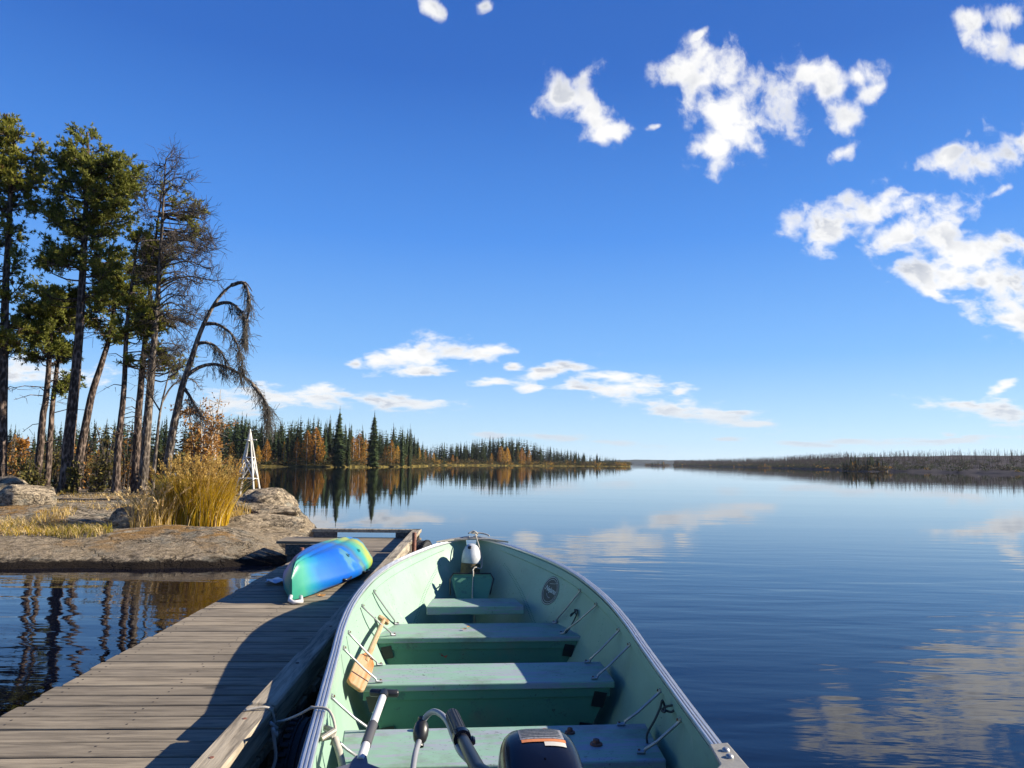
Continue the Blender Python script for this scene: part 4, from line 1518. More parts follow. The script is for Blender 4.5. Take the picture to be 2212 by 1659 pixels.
VS = [0, .06, .12, .2, .3, .4, .5, .6, .7, .8, .9, 1.0, 1.12, 1.3, 1.6, 2.0]
SS = [LB * i / 60 for i in range(61)]
b = MB()
rows = []
for s in SS:
    rows.append([hullp(s, v, -1, 0.0) for v in VS] + [hullp(s, v, 1, 0.0) for v in VS[::-1]])
b.grid(rows)                                # inside
orow = [[Vector((p_.x + (-0.006 if i < len(VS) else 0.006), p_.y, p_.z - 0.004)) for i, p_ in enumerate(r_)] for r_ in rows]
b.grid(orow, flip=True)                     # outside
hull = b.build('hull', mint, boat, smooth=True, angle=50)
# spray of rivet heads on the bow skin and along the gunwale strip
b = MB()


def dome(p_, nrm, r_):
    M = Matrix.Translation(p_) @ nrm.to_track_quat('Z', 'Y').to_matrix().to_4x4()
    b.lathe([(r_, 0), (r_ * .7, r_ * .45), (0.0001, r_ * .6)], M, 6)


def hnorm(s, v, side):
    a, c_, d = hullp(s, v, side), hullp(s + .02, v, side), hullp(s, v + .03, side)
    n_ = (c_ - a).cross(d - a).normalized()
    return n_ if n_.x * side < 0 else -n_


for side in (-1, 1):
    for k in range(58):
        s, v = 3.92 - 0.92 * k / 57, 0.30 + 0.62 * k / 57
        for dv in (0, 0.035):
            dome(hullp(s, v + dv, side), hnorm(s, v + dv, side), 0.0046)
    for k in range(40):
        s = 0.2 + 3.7 * k / 39
        dome(hullp(s, 0.085, side), hnorm(s, 0.085, side), 0.006)
    for st in (1.05, 2.4, 3.2):
        for k in range(16):
            dome(hullp(st, 0.12 + 0.85 * k / 15, side), hnorm(st, 0.12 + 0.85 * k / 15, side), 0.0035)
rv = b.build('rivet_rows', mint_riser, boat)
rv['kind'] = 'stuff'
for side in (-1, 1):                       # gunwale extrusions with grooves, and the inner strip below
    prof = [(-.030, -.004), (-.030, .010), (-.026, .014), (-.018, .014), (-.015, .007), (-.011, .007), (-.008, .015), (.000, .015), (.003, .008), (.007, .008), (.010, .015), (.018, .015), (.021, .007), (.024, .007), (.027, .011), (.030, .006), (.032, -.012), (.030, -.034), (.024, -.036), (.022, -.004)]
    b = MB()
    rows = []
    for s in [LB * i / 70 for i in range(71)]:
        rows.append([(XS + side * (gb(s) - 0.021 + x * 0.72), s, gzf(s) + z * 0.85) for x, z in prof])
    b.grid(rows, closed=True)
    b.build('gunwale', alu, boat, smooth=True, angle=25)
    b = MB()
    rows = []
    for s in [0.05 + 3.95 * i / 60 for i in range(61)]:
        r_ = []
        for v, ins in ((0.02, 0.006), (0.02, 0.011), (0.10, 0.011), (0.115, 0.004)):
            r_.append(hullp(s, v, side, ins))
        rows.append(r_)
    b.grid(rows)
    b.build('inner_strip', mint, boat, smooth=True, angle=30)

# transom, floor, bow fittings
b = MB()
rows = [[Vector((XS + sg * x, yy, z)) for sg, x, z in [(-1, gb(0) - .03, gzf(0) - .004), (-1, cb(0) + .02, .2), (-1, cb(0), cz(0)), (0, 0, kzf(0)), (1, cb(0), cz(0)), (1, cb(0) + .02, .2), (1, gb(0) - .03, gzf(0) - .004), (1, .3, gzf(0) - .004), (1, .22, gzf(0) - .06), (-1, .22, gzf(0) - .06), (-1, .3, gzf(0) - .004)]] for yy in (-0.012, 0.03)]
b.prism(rows[0], (0, 0.042, 0))
b.build('transom', mint, boat)
b = MB()
rows = []
for s in [0.03 + 3.35 * i / 30 for i in range(31)]:
    wv_ = cb(s) - 0.01
    z = max(cz(s) + 0.004, 0.045)
    rows.append([(XS - wv_, s, z), (XS - wv_ * .4, s, z), (XS + wv_ * .4, s, z), (XS + wv_, s, z)])
b.grid(rows)
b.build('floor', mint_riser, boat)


def seat(s0, s1, half0, half1, z, th, riser=True):
    b = MB()
    poly = [Vector((XS - half0, s0, z - th)), Vector((XS + half0, s0, z - th)), Vector((XS + half1, s1, z - th)), Vector((XS - half1, s1, z - th))]
    b.prism(poly, (0, 0, th))
    o_ = b.build('bench_seat', mint_seat, boat)
    bv = o_.modifiers.new('b', 'BEVEL')
    bv.width = 0.006
    bv.segments = 2
    if riser:
        b = MB()
        ix = 0.02
        hb = max(half0 - 0.16, 0.2)
        pl = [Vector((XS - half0 + ix, s0 + .02, z - th + .001)), Vector((XS + half0 - ix, s0 + .02, z - th + .001)), Vector((XS + hb, s0 + .03, .047)), Vector((XS - hb, s0 + .03, .047))]
        b.prism(pl, (0, 0.02, 0))
        b.prism([p_ + Vector((0, (s1 - s0) - .06, 0)) for p_ in pl], (0, 0.02, 0))
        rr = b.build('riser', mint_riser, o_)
        b = MB()
        b.box((XS, s0 + .017, z - th - .022), (2 * half0 - .05, .012, .042))
        b.build('riser_lip', mint_riser, o_)
        for sg in (-1, 1):                 # black plates painted in as the dark of openings at the seat box ends
            for fz in (0.78, 0.22):
                b = MB()
                zz = .047 + (z - th - .047) * fz
                hw = hb + (half0 - ix - hb) * fz
                b.prism([Vector((XS + sg * (hw - .055), s0 + .008, zz + .045)), Vector((XS + sg * (hw + .012), s0 + .008, zz + .035)), Vector((XS + sg * (hw - .010), s0 + .008, zz - .040)), Vector((XS + sg * (hw - .075), s0 + .008, zz - .030))], (0, .008, 0))
                b.build('end_opening_dark', black_plastic, o_)
    return o_


SZ = 0.36
seat(0.735, 1.125, 0.625, 0.655, SZ, 0.035)
seat(1.73, 2.10, 0.665, 0.672, SZ, 0.035)
seat(2.705, 3.11, 0.675, 0.635, SZ, 0.035)
seat(3.245, 3.545, 0.355, 0.315, 0.45, 0.06, riser=False)


def brace(side, st, xt_, sb, xb):
    vt = 0.105
    top = hullp(st, vt, side, 0.012)
    bot = Vector((XS + side * xb, sb, SZ + 0.006))
    d = bot - top
    sag = Vector((-side * 0.012, 0, -0.018))
    b = MB()
    P_ = [top + Vector((0, 0, 0.012)), top, top.lerp(bot, .12) + sag * .3, top.lerp(bot, .5) + sag, top.lerp(bot, .86) + sag * .4 + Vector((0, 0, -0.0)), bot + Vector((side * .018, -.006, 0.004)), bot + Vector((-side * .012, 0.004, 0.0))]
    b.tube(P_, [.010, .009, .0075, .0075, .0075, .009, .010], 8, flat=0.75)
    o_ = b.build('seat_brace', steel, boat, smooth=True, angle=60)
    for c_, nz in ((top + Vector((-side * .011, 0, .004)), Vector((-side, 0, .25))), (bot + Vector((-side * .004, .001, .0075)), Vector((0, 0, 1)))):
        b = MB()
        M = Matrix.Translation(c_) @ nz.to_track_quat('Z', 'Y').to_matrix().to_4x4()
        b.lathe([(0.0055, 0), (0.005, 0.004), (0.0001, 0.005)], M, 8)
        b.build('screw_head', rust, o_)


for st, sb, xb in ((2.89, 3.085, .555), (2.55, 2.765, .555), (2.01, 2.075, .585), (1.74, 1.765, .56), (1.06, 1.10, .535), (0.73, 0.80, .54)):
    for sd in (-1, 1):
        brace(sd, st, 0, sb, xb)
# breasthook and bow panel
b = MB()
b.prism([Vector((XS - .30, 3.955, .0)), Vector((XS - .19, 4.09, .0)), Vector((XS - .06, 4.205, .0)), Vector((XS + .06, 4.205, .0)), Vector((XS + .19, 4.09, .0)), Vector((XS + .30, 3.955, .0)), Vector((XS + .15, 4.07, .0)), Vector((XS, 4.10, .0)), Vector((XS - .15, 4.07, .0))], (0, 0, .012))
o_ = b.build('breasthook', casting, boat)
o_.location.z = gzf(4.1) + 0.012
o_.rotation_euler.x = R(3)
o_.location.z -= math.sin(R(3)) * 4.08
b = MB()
b.prism([Vector((XS - .155, 3.75, .60)), Vector((XS + .135, 3.75, .60)), Vector((XS + .155, 3.74, .565)), Vector((XS + .11, 3.66, .40)), Vector((XS - .12, 3.66, .40)), Vector((XS - .175, 3.74, .565))], (0, 0.012, 0.002))
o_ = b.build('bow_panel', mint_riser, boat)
b = MB()
b.tube([(XS - .178, 3.732, .44), (XS - .185, 3.735, .565), (XS - .16, 3.745, .607), (XS + .14, 3.745, .607), (XS + .165, 3.735, .565), (XS + .135, 3.70, .45)], .006, 6)
b.build('edge_trim', black_plastic, o_)
for sg in (-1, 1):
    b = MB()
    b.box((XS + sg * .06, 4.155, gzf(4.15) + .022), (.09, .022, .014), Matrix.Rotation(sg * R(8), 4, 'Y'), bev=.004)
    b.build('bow_cleat', steel, boat)
    # stern corner casting with two bolts
    zc_ = gzf(.1)
    sh_ = -0.04 if sg > 0 else -0.22
    poly = [(gb(.33) + .006, .335), (gb(.33) - .062, .325), (gb(.2) - .075, .17), (gb(.1) - .14, .075), (gb(0) - .24, .035), (gb(0) - .26, -.025), (gb(0) + .012, -.025), (gb(.15) + .01, .15)]
    b = MB()
    b.prism([Vector((XS + sg * x, y_ + sh_, zc_ + .012)) for x, y_ in poly], (0, 0, .012))
    o_ = b.build('corner_casting', casting, boat)
    bv = o_.modifiers.new('b', 'BEVEL')
    bv.width = 0.005
    bv.segments = 2
    for (x, y_) in ((gb(.25) - .022, .265), (gb(.2) - .026, .215)):
        b = MB()
        b.lathe([(.013, 0), (.012, .006), (.007, .010), (0.0001, .011)], Matrix.Translation((XS + sg * x, y_ + sh_, zc_ + .024)), 14)
        b.build('bolt_head', steel, o_, smooth=True)
# left side deck cleat for the mooring line
b = MB()
cp = hullp(0.60, 0.10, -1, 0.012)
b.box(cp + Vector((.022, 0, .02)), (.055, .05, .018), Matrix.Rotation(R(-12), 4, 'Y'), bev=.006)
b.tube([cp + Vector((.01, -.055, .03)), cp + Vector((.045, 0, .036)), cp + Vector((.01, .055, .03))], [.009, .011, .009], 8)
b.build('side_cleat', casting, boat, smooth=True, angle=40)
# rusty swivel mounts on the rear seat
for (x, y_, r_) in ((-.33, 1.10, .030), (.30, 1.03, .022), (.385, .90, .026), (.19, 1.02, .03)):
    b = MB()
    b.lathe([(r_, 0), (r_ * .95, .006), (r_ * .55, .008), (r_ * .5, .02), (r_ * .3, .022), (0.0001, .020)], Matrix.Translation((XS + x, y_, SZ + .001)), 16)
    b.build('swivel_mount', rust, boat, smooth=True, angle=40)

# round decal on the bow skin
dec_d, q, db = new_mat('dark_decal')
db.inputs['Base Color'].default_value = (0.030, 0.040, 0.040, 1)
db.inputs['Roughness'].default_value = 0.5
dec_l = M_simple('pale_decal_print', (0.42, 0.48, 0.46), 0.5)
# find where the photo's decal centre meets the skin
best = None
for i in range(60):
    for j in range(40):
        s, v = 2.9 + 1.0 * i / 60, 0.1 + 0.7 * j / 40
        w = BM @ hullp(s, v, 1)
        d = w - CAM
        zc_ = d.dot(_f)
        e = (CX + FPX * d.dot(_r) / zc_ - 1190)**2 + (CY - FPX * d.dot(_u) / zc_ - 1278)**2
        if best is None or e < best[0]:
            best = (e, s, v)
DS, DV = best[1], best[2]
ds_l = (hullp(DS + .01, DV, 1) - hullp(DS - .01, DV, 1)).length / .02
dv_l = (hullp(DS, DV + .01, 1) - hullp(DS, DV - .01, 1)).length / .02


def on_skin(x, y_, off):
    """x along the boat as read from inside (to the stern), y up, in metres"""
    s, v = DS - x / ds_l, DV - y_ / dv_l
    return hullp(s, v, 1, 0) + hnorm(s, v, 1) * off


def ring(r0, r1, off, mat, name, parent, n=48, asp=1.0):
    b = MB()
    b.grid([[on_skin(r_ * math.cos(2 * math.pi * k / n) * asp, r_ * math.sin(2 * math.pi * k / n), off) for k in range(n)] for r_ in (r0, (r0 + r1) / 2, r1)], closed=True)
    return b.build(name, mat, parent, smooth=True)


DR = 0.108
emb = ring(0.001, DR, 0.0030, dec_d, 'round_emblem', boat)
ring(DR * .955, DR * .915, 0.0042, dec_l, 'emblem_border', emb)
ring(DR * .80, DR * .775, 0.0042, dec_l, 'emblem_border', emb)


def skin_text(body, size, x, y_, name, parent, shear=0.25, bold=0.0):
    cu = bpy.data.curves.new('t', 'FONT')
    cu.body = body
    cu.size = size
    cu.shear = shear
    cu.align_x = 'CENTER'
    cu.align_y = 'CENTER'
    cu.offset = bold
    to = bpy.data.objects.new('t', cu)
    COL.objects.link(to)
    dg = bpy.context.evaluated_depsgraph_get()
    me = bpy.data.meshes.new_from_object(to.evaluated_get(dg))
    bpy.data.objects.remove(to)
    for v_ in me.vertices:
        v_.co = on_skin(v_.co.x + x, v_.co.y + y_, 0.0048)
    me.materials.clear()
    me.materials.append(dec_l)
    link_mesh(name, me, parent)


skin_text('Nejanu', 0.052, 0.0, 0.006, 'lettering', emb, 0.3, 0.0012)
b = MB()
b.tube([on_skin(-.035, .045, .005), on_skin(.02, .058, .005), on_skin(.062, .072, .005)], .0015, 4)
b.tube([on_skin(-.03, -.030, .005), on_skin(-.01, -.045, .005), on_skin(.015, -.052, .005), on_skin(.03, -.047, .005)], .0015, 4)
b.build('emblem_stroke', dec_l, emb)

# ------------------------------------------------------------------ things in and on the boat


def bw(x, s, z):
    return BM @ Vector((x, s, z))


# outboard motor
motor = empty('outboard_motor', tuple(bw(XS + .08, -.02, 0.30)), BA)
tag(motor, 'black outboard motor with tiller arm clamped to the boat stern', 'outboard motor')
gloss = M_simple('gloss_black_cowl', (0.003, 0.004, 0.010), 0.20, spec=0.22)
gloss.node_tree.nodes['Principled BSDF'].inputs['Coat Weight'].default_value = 0.0
gloss.node_tree.nodes['Principled BSDF'].inputs['Coat Roughness'].default_value = 0.06


def sup(a, w, h, p_):
    c_, s_ = math.cos(a), math.sin(a)
    return (math.copysign(abs(c_)**(2 / p_), c_) * w, math.copysign(abs(s_)**(2 / p_), s_) * h)


ct = Uy(1160, 1563, 2.10)                   # crown of the cowl on the photo
ctl = BMi @ ct
cz_top = ct.z - 0.262
cxm = ctl.x - (XS + .08) - .012
cym = ctl.y + .02
CWL, CLN = 0.112, 0.225
b = MB()
rows = []
for zf, wf, sh in ((-.36, .80, 0), (-.30, .94, 0), (-.18, 1.0, 0), (-.08, .99, .0), (-.04, .95, .004), (-.018, .87, .010), (-.006, .74, .016), (.002, .52, .02), (.006, .25, .02), (.007, .02, .02)):
    rows.append([(cxm + x, cym - CLN + sh * -1 + yv + (-.05 * (zf + .36) if zf > -.3 else 0) * 0, cz_top + zf - (0.02 * (yv / CLN - .1)**2 + .085 * (1 - yv / CLN) / 2 if zf > -.1 else 0)) for x, yv in [sup(2 * math.pi * k / 40, CWL * wf, CLN * wf, 3.6) for k in range(40)]])
b.grid(rows, closed=True)
cowl = b.build('engine_cowl', gloss, motor, smooth=True)
sd = cowl.modifiers.new('s', 'SUBSURF')
sd.levels = sd.render_levels = 1
from mathutils.bvhtree import BVHTree
_dg = bpy.context.evaluated_depsgraph_get()
_me = bpy.data.meshes.new_from_object(cowl.evaluated_get(_dg))
COWL_BVH = BVHTree.FromPolygons([v_.co[:] for v_ in _me.vertices], [p_.vertices[:] for p_ in _me.polygons])
bpy.data.meshes.remove(_me)
lab_d = M_simple('grey_label_print', (0.17, 0.17, 0.18), 0.55, var=0.6, scale=160)
lab_o = M_simple('orange_label_strip', (0.50, 0.17, 0.05), 0.5)
lab_w = M_simple('white_label_patch', (0.50, 0.47, 0.40), 0.5)


def cowl_z(x, yv):
    f = max(abs(x - cxm) / CWL, abs(yv - (cym - CLN)) / CLN)
    p_ = COWL_BVH.ray_cast(Vector((x, yv, 5.0)), Vector((0, 0, -1)))[0]
    return p_.z if p_ is not None else cz_top


def cowl_patch(name, x0, x1, y0, y1, mat, off):
    b = MB()
    rows = []
    for i in range(9):
        yv = y0 + (y1 - y0) * i / 8
        rows.append([(cxm + x0 + (x1 - x0) * j / 8, yv + cym, cowl_z(cxm + x0 + (x1 - x0) * j / 8, yv + cym) + off) for j in range(9)])
    b.grid(rows)
    return b.build(name, mat, motor)


cl_ = cowl_patch('warning_label', -.052, .064, -.150, -.075, lab_d, .0015)
for k in range(6):
    yv = -.140 + .0105 * k
    bb = MB()
    bb.grid([[(cxm - .048 + .105 * j / 8, yv + cym + dy_, cowl_z(cxm - .048 + .105 * j / 8, yv + cym) + .0025) for j in range(9)] for dy_ in (0, .0035)])
    bb.build('print_line', dec_d, cl_)
cowl_patch('label_strip', -.050, .066, -.168, -.153, lab_o, .002)
cowl_patch('label_patch', .008, .064, -.190, -.169, lab_w, .002)
b = MB()
rows = [[(cxm + x, cym - CLN + yv, zz) for x, yv in [sup(2 * math.pi * k / 32, w_, h_, 3) for k in range(32)]] for zz, w_, h_ in ((cz_top - .36, .115, .18), (cz_top - .42, .12, .18), (cz_top - .50, .10, .14), (-.30, .05, .09), (-.9, .03, .07))]
b.grid(rows, closed=True)
b.build('drive_leg', black_plastic, motor, smooth=True, angle=40)
b = MB()
b.box((cxm, .03, .23), (.20, .10, .10), bev=.012)
b.box((cxm - .07, .075, .10), (.035, .035, .30), bev=.008)
b.box((cxm + .07, .075, .10), (.035, .035, .30), bev=.008)
b.build('transom_clamp', black_plastic, motor)
Mi = motor.matrix_basis.inverted() if False else (Matrix.Translation(bw(XS + .08, -.02, 0.30)) @ Matrix.Rotation(BA, 4, 'Z')).inverted()
g0 = Mi @ Uy(1034, 1665, 2.08)
g1 = Mi @ Uy(996, 1590, 2.38)
g2 = Mi @ Uy(975, 1541, 2.58)
tb = g0 + (g0 - g1) * 0.45
tb.x = tb.x * .6 + cxm * .4
b = MB()
b.tube([tb, g0, g0.lerp(g1, .92)], [.026, .022, .018], 14)
tiller = b.build('tiller_arm', black_plastic, motor, smooth=True, angle=40)
b = MB()
b.tube([g1, g1.lerp(g2, .05), g1.lerp(g2, .1), g1.lerp(g2, .93), g2], [.0235, .026, .0225, .022, .017], 18)
for k in range(14):
    a = 2 * math.pi * k / 14
    ax_ = (g2 - g1).normalized()
    x_ = ax_.orthogonal().normalized()
    y_ = ax_.cross(x_)
    o3 = (x_ * math.cos(a) + y_ * math.sin(a)) * .0215
    b.tube([g1.lerp(g2, .14) + o3, g1.lerp(g2, .9) + o3], .0028, 5)
b.build('twist_grip', black_grip, tiller, smooth=True, angle=40)
b = MB()
ax_ = (g2 - g1).normalized()
M = Matrix.Translation(g1) @ ax_.to_track_quat('Z', 'Y').to_matrix().to_4x4()
b.lathe([(.018, -.03), (.029, -.028), (.030, -.004), (.026, 0.0), (.018, .001)], M, 20)
b.box(g1 - ax_ * .05 + Vector((.027, 0, .004)), (.018, .04, .02), bev=.005)
b.build('grip_collar', gloss, tiller, smooth=True, angle=40)

# fuel hose with primer bulb
hp = [Uy(890, 1675, 2.52), Uy(897, 1628, 2.62), Uy(906, 1598, 2.70), Uy(911, 1566, 2.74), Uy(922, 1546, 2.74), Uy(938, 1537, 2.71), Uy(956, 1546, 2.64), Uy(970, 1566, 2.55), Uy(984, 1600, 2.42), Uy(1010, 1640, 2.25), bw(XS + .0, .06, .52)]
hpc = [Vector(p_) for p_ in curve_pts(hp, 60)]
hz0 = hp[0].copy()
hose = empty('fuel_hose', tuple(hp[2]))
tag(hose, 'grey fuel hose with black squeeze bulb arching over the rear seat', 'fuel hose')
oh = Vector(hp[2])
tail = [Vector((hz0.x - .02, hz0.y - .08, SZ - .02)), Vector((hz0.x - .03, hz0.y - .25, .10))]
b = MB()
b.tube([p_ - oh for p_ in tail[::-1] + hpc], .0105, 10)
b.build('hose_tube', grey_plastic, hose, smooth=True)
b = MB()
M = Matrix.Translation(Uy(909, 1581, 2.725) - oh) @ (Uy(911, 1560, 2.74) - Uy(906, 1600, 2.70)).to_track_quat('Z', 'Y').to_matrix().to_4x4()
b.lathe([(.011, -.052), (.017, -.050), (.017, -.042), (.015, -.040), (.0235, -.028), (.0285, -.008), (.0285, .008), (.0235, .028), (.015, .040), (.017, .042), (.017, .050), (.011, .052)], M, 20)
b.build('primer_bulb', black_plastic, hose, smooth=True, angle=60)

# short wooden paddle along the left side
pd0, pd1, pd2, pd3 = Uy(829, 1338, 4.86), Uy(792, 1412, 4.12), Uy(783, 1424, 4.05), Uy(769, 1478, 3.70)
axp = (pd3 - pd0).normalized()
wid = Vector((0.80, 0.22, -0.55))
wid = (wid - axp * wid.dot(axp)).normalized()
nrm = axp.cross(wid)
PM = Matrix(((wid.x, axp.x, nrm.x, pd0.x), (wid.y, axp.y, nrm.y, pd0.y), (wid.z, axp.z, nrm.z, pd0.z), (0, 0, 0, 1)))
pad = empty('wooden_paddle')
pad.matrix_world = PM
tag(pad, 'short worn wooden paddle leaning against the inside left of the boat', 'paddle')
Lp = (pd3 - pd0).length
Ls = (pd1 - pd0).length
b = MB()
b.tube([(0, 0.03, 0), (0, Ls * .5, 0), (0, Ls, 0), (0, Ls + .10, 0)], [.015, .0165, .018, .015], 10, flat=1.0)
b.build('shaft', paddle_wood, pad, smooth=True, angle=50)
b = MB()
b.box((0, 0.012, 0), (.085, .045, .030), bev=.008)
b.build('handle', paddle_wood, pad)
b = MB()
o_l = [(-.018, Ls - .02), (.018, Ls - .02), (.050, Ls + .07), (.055, Ls + .20), (.050, Lp + .02), (.034, Lp + .04), (-.034, Lp + .04), (-.050, Lp + .02), (-.055, Ls + .20), (-.050, Ls + .07)]
b.prism([Vector((x, y_, -.010)) for x, y_ in o_l], (0, 0, .02))
o_ = b.build('blade', blade_wood, pad)
bv = o_.modifiers.new('b', 'BEVEL')
bv.width = .006
bv.segments = 2

# telescopic paddle with T handle
t0, t1, t2, t3, t4 = Uy(830, 1497, 3.04), Uy(805, 1566, 2.78), Uy(790, 1610, 2.63), Uy(778, 1645, 2.53), Uy(762, 1700, 2.38)
tp_ = empty('telescopic_paddle', tuple(t0))
tag(tp_, 'white tubular paddle with black T-handle lying across the rear seat', 'paddle')
loc_ = lambda p_: Vector(p_) - Vector(t0)
b = MB()
b.tube([loc_(t0), loc_(t1), loc_(t2), loc_(t3)], [.0155, .0155, .016, .0165], 14)
b.build('shaft', white_plastic, tp_, smooth=True, angle=40)
b = MB()
b.tube([loc_(t1) - (loc_(t2) - loc_(t1)) * .02, loc_(t2)], .0185, 14)
b.build('hand_grip', M_simple('charcoal_grip', (.05, .05, .055), .6), tp_, smooth=True, angle=40)
b = MB()
b.tube([(-.058, -.003, .002), (-.052, -.003, .002), (.052, .003, -.002), (.058, .003, -.002)], [.011, .0155, .0155, .011], 14)
b.tube([(0, 0, 0), loc_(t1) * .16], .02, 12)
b.build('tee_handle', black_plastic, tp_, smooth=True, angle=40)
b = MB()
dt = (loc_(t4) - loc_(t3)).normalized()
wx = Vector((1, .1, 0)) - dt * dt.dot(Vector((1, .1, 0)))
wx.normalize()
pl = [(.018, -.02), (.03, .03), (.075, .06), (.09, .16), (.08, .36), (0, .42), (-.08, .36), (-.09, .16), (-.075, .06), (-.03, .03), (-.018, -.02)]
b.prism([loc_(t3) + wx * x + dt * y_ - wx.cross(dt) * .01 for x, y_ in pl], wx.cross(dt) * .02)
b.build('blade', M_simple('slate_blade', (.09, .095, .12), .5), tp_)

# float stowed in the bow
fl = bw(XS - .02, 3.93, .545)
buoy = empty('marker_float', tuple(fl))
buoy.scale = (.86, .86, .86)
tag(buoy, 'white and brown cone-topped float stowed upright in the boat bow', 'float')
b = MB()
Mt = Matrix.Rotation(R(3), 4, 'Y') @ Matrix.Rotation(R(-6), 4, 'X')
b.lathe([(.088, .135), (.092, .14), (.090, .20), (.082, .245), (.066, .285), (.045, .308), (.02, .318), (0.0001, .32)], Mt, 32)
b.build('float_cap', float_white, buoy, smooth=True, angle=50)
b = MB()
b.lathe([(0.0001, -.03), (.085, -.03), (.092, -.01), (.094, .05), (.092, .133)], Mt, 32)
b.build('float_band', brown_foam, buoy, smooth=True, angle=50)
b = MB()
M = Mt @ Matrix.Translation((-.018, -.062, .283)) @ Vector((-.25, -.75, .6)).normalized().to_track_quat('Z', 'Y').to_matrix().to_4x4()
b.lathe([(.020, .0), (.018, .006), (.0001, .007)], M, 16)
b.build('eye_hole', black_plastic, buoy, smooth=True)


def rope(name, label, pts, rad, mat, cat='rope', k=40):
    P_ = [Vector(p_) for p_ in curve_pts(pts, k)]
    o0 = P_[0].copy()
    b = MB()
    b.tube([p_ - o0 for p_ in P_], rad, 7)
    o_ = b.build(name, mat, smooth=True)
    o_.location = o0
    tag(o_, label, cat)
    return o_


rope('bow_rope', 'pale rope hanging from the bow over the float to the floor', [bw(XS + .045, 4.14, .865), bw(XS + .03, 4.10, .875), bw(XS + .055, 4.04, .80), bw(XS + .080, 3.97, .69), bw(XS + .070, 3.86, .63), bw(XS + .02, 3.82, .645), bw(XS + .0, 3.80, .625), bw(XS + .0, 3.725, .615), bw(XS - .004, 3.715, .52), bw(XS - .006, 3.63, .40), bw(XS + .01, 3.60, .30), bw(XS + .02, 3.55, .15)], .0055, rope_mat)
rope('bow_line_knot', 'small coil of pale rope knotted on the very bow tip', [bw(XS - .03, 4.17, .88), bw(XS + .02, 4.18, .90), bw(XS + .05, 4.15, .875), bw(XS + .03, 4.11, .90), bw(XS + .0, 4.15, .885), bw(XS + .07, 4.17, .885), bw(XS + .13, 4.14, .875), bw(XS + .15, 4.12, .865)], .006, rope_mat)
ra = dk(.135, .74, DZ + .085)
gl = bw(XS - gb(.70) - .004, .70, gzf(.7) + .02)
gi = bw(XS - gb(.68) + .055, .68, gzf(.68) + .016)
rope('mooring_line', 'flat white mooring line from the dock rail to the boat side', [dk(.02, .70, DZ + .148), dk(.11, .72, DZ + .150), ra, ra.lerp(gl, .08), ra.lerp(gl, .3) + Vector((0, 0, -.006)), ra.lerp(gl, .65) + Vector((0, 0, -.006)), ra.lerp(gl, .94), gl, gi, bw(XS - gb(.63) + .085, .63, gzf(.62) - .03), bw(XS - gb(.60) + .075, .60, gzf(.6) - .075)], .0052, rope_mat, k=90)
rope('rope_tail', 'white frayed rope end hanging from the left side cleat', [bw(XS - gb(.6) + .085, .60, gzf(.6) - .05), bw(XS - gb(.58) + .11, .57, gzf(.6) - .10), bw(XS - gb(.55) + .135, .52, gzf(.6) - .17)], .013, rope_mat, k=12)
rope('dock_knot', 'clear plastic-wrapped rope knot on the outer face of the dock rail', [dk(.125, .70, DZ + .10), dk(.142, .73, DZ + .07), dk(.135, .76, DZ + .05), dk(.148, .71, DZ + .045), dk(.135, .70, DZ + .08), dk(.148, .72, DZ - .03), dk(.14, .71, DZ - .09)], .007, white_plastic, k=30)


def tangle(label, c_, n, seed, tail_):
    r_ = random.Random(seed)
    P_ = [c_ + Vector((r_.uniform(-.03, .03), r_.uniform(-.03, .03), r_.uniform(-.025, .03))) for _ in range(n)]
    P_ += [c_ + Vector(t) for t in tail_]
    rope('cord_knot', label, P_, .0048, dark_rope, 'cord', 60)


tangle('dark cord knotted round the foremost brace on the shaded side', hullp_w if False else BM @ (hullp(2.86, .34, 1, .03)), 9, 4, [(-.02, -.03, -.08), (-.07, -.10, -.13), (-.075, -.11, -.22)])
tangle('dark cord tied at the gunwale above the rear seat, shaded side', BM @ (hullp(.87, .10, 1, .03)), 9, 8, [(-.05, .0, -.05), (-.08, .02, -.12), (-.07, .03, -.18)])
pp = BMi @ Uz(962, 1411, .10)
fl2 = Uy(962, 1411, 4.83)
fallen_leaf('dried red leaf stuck to the front panel of the third bench', (fl2.x, fl2.y - .03, fl2.z), .030, red_leaf, (R(75), 0, .2))
for i, (px, py) in enumerate(((1003, 1362), (1012, 1357))):
    lp = Uz(px, py, SZ)
    fallen_leaf(('pale curled leaf scrap on the third bench', 'tiny ochre leaf beside the pale scrap on the third bench')[i], (lp.x, lp.y, SZ + .008), .02, ochre_leaf, (0, 0, i * 2.0))

# ------------------------------------------------------------------ far shores
grass_bank, q, gb_ = new_mat('shore_bank')
pos = q.n('ShaderNodeNewGeometry').outputs['Position']
q.link(q.ramp(q.noise(pos, 0.6, 6.0, 0.7), [(0.38, (0.018, 0.016, 0.010)), (0.5, (0.06, 0.05, 0.018)), (0.62, (0.20, 0.15, 0.045))]), gb_.inputs['Base Color'])
gb_.inputs['Specular IOR Level'].default_value = 0.0
gb_.inputs['Roughness'].default_value = 0.95
burnt_bank, q, b2_ = new_mat('burnt_hill_ground')
pos = q.n('ShaderNodeNewGeometry').outputs['Position']
q.link(q.ramp(q.noise(q.mapping(pos, scale=(.03, .03, .25)), 3.0, 7.0, 0.7), [(0.35, (0.034, 0.032, 0.037)), (0.5, (0.064, 0.058, 0.062)), (0.66, (0.090, 0.080, 0.072))]), b2_.inputs['Base Color'])
b2_.inputs['Specular IOR Level'].default_value = 0.0
b2_.inputs['Roughness'].default_value = 1.0
hill_mat, q, b3_ = new_mat('hazy_wooded_hill')
pos = q.n('ShaderNodeNewGeometry').outputs['Position']
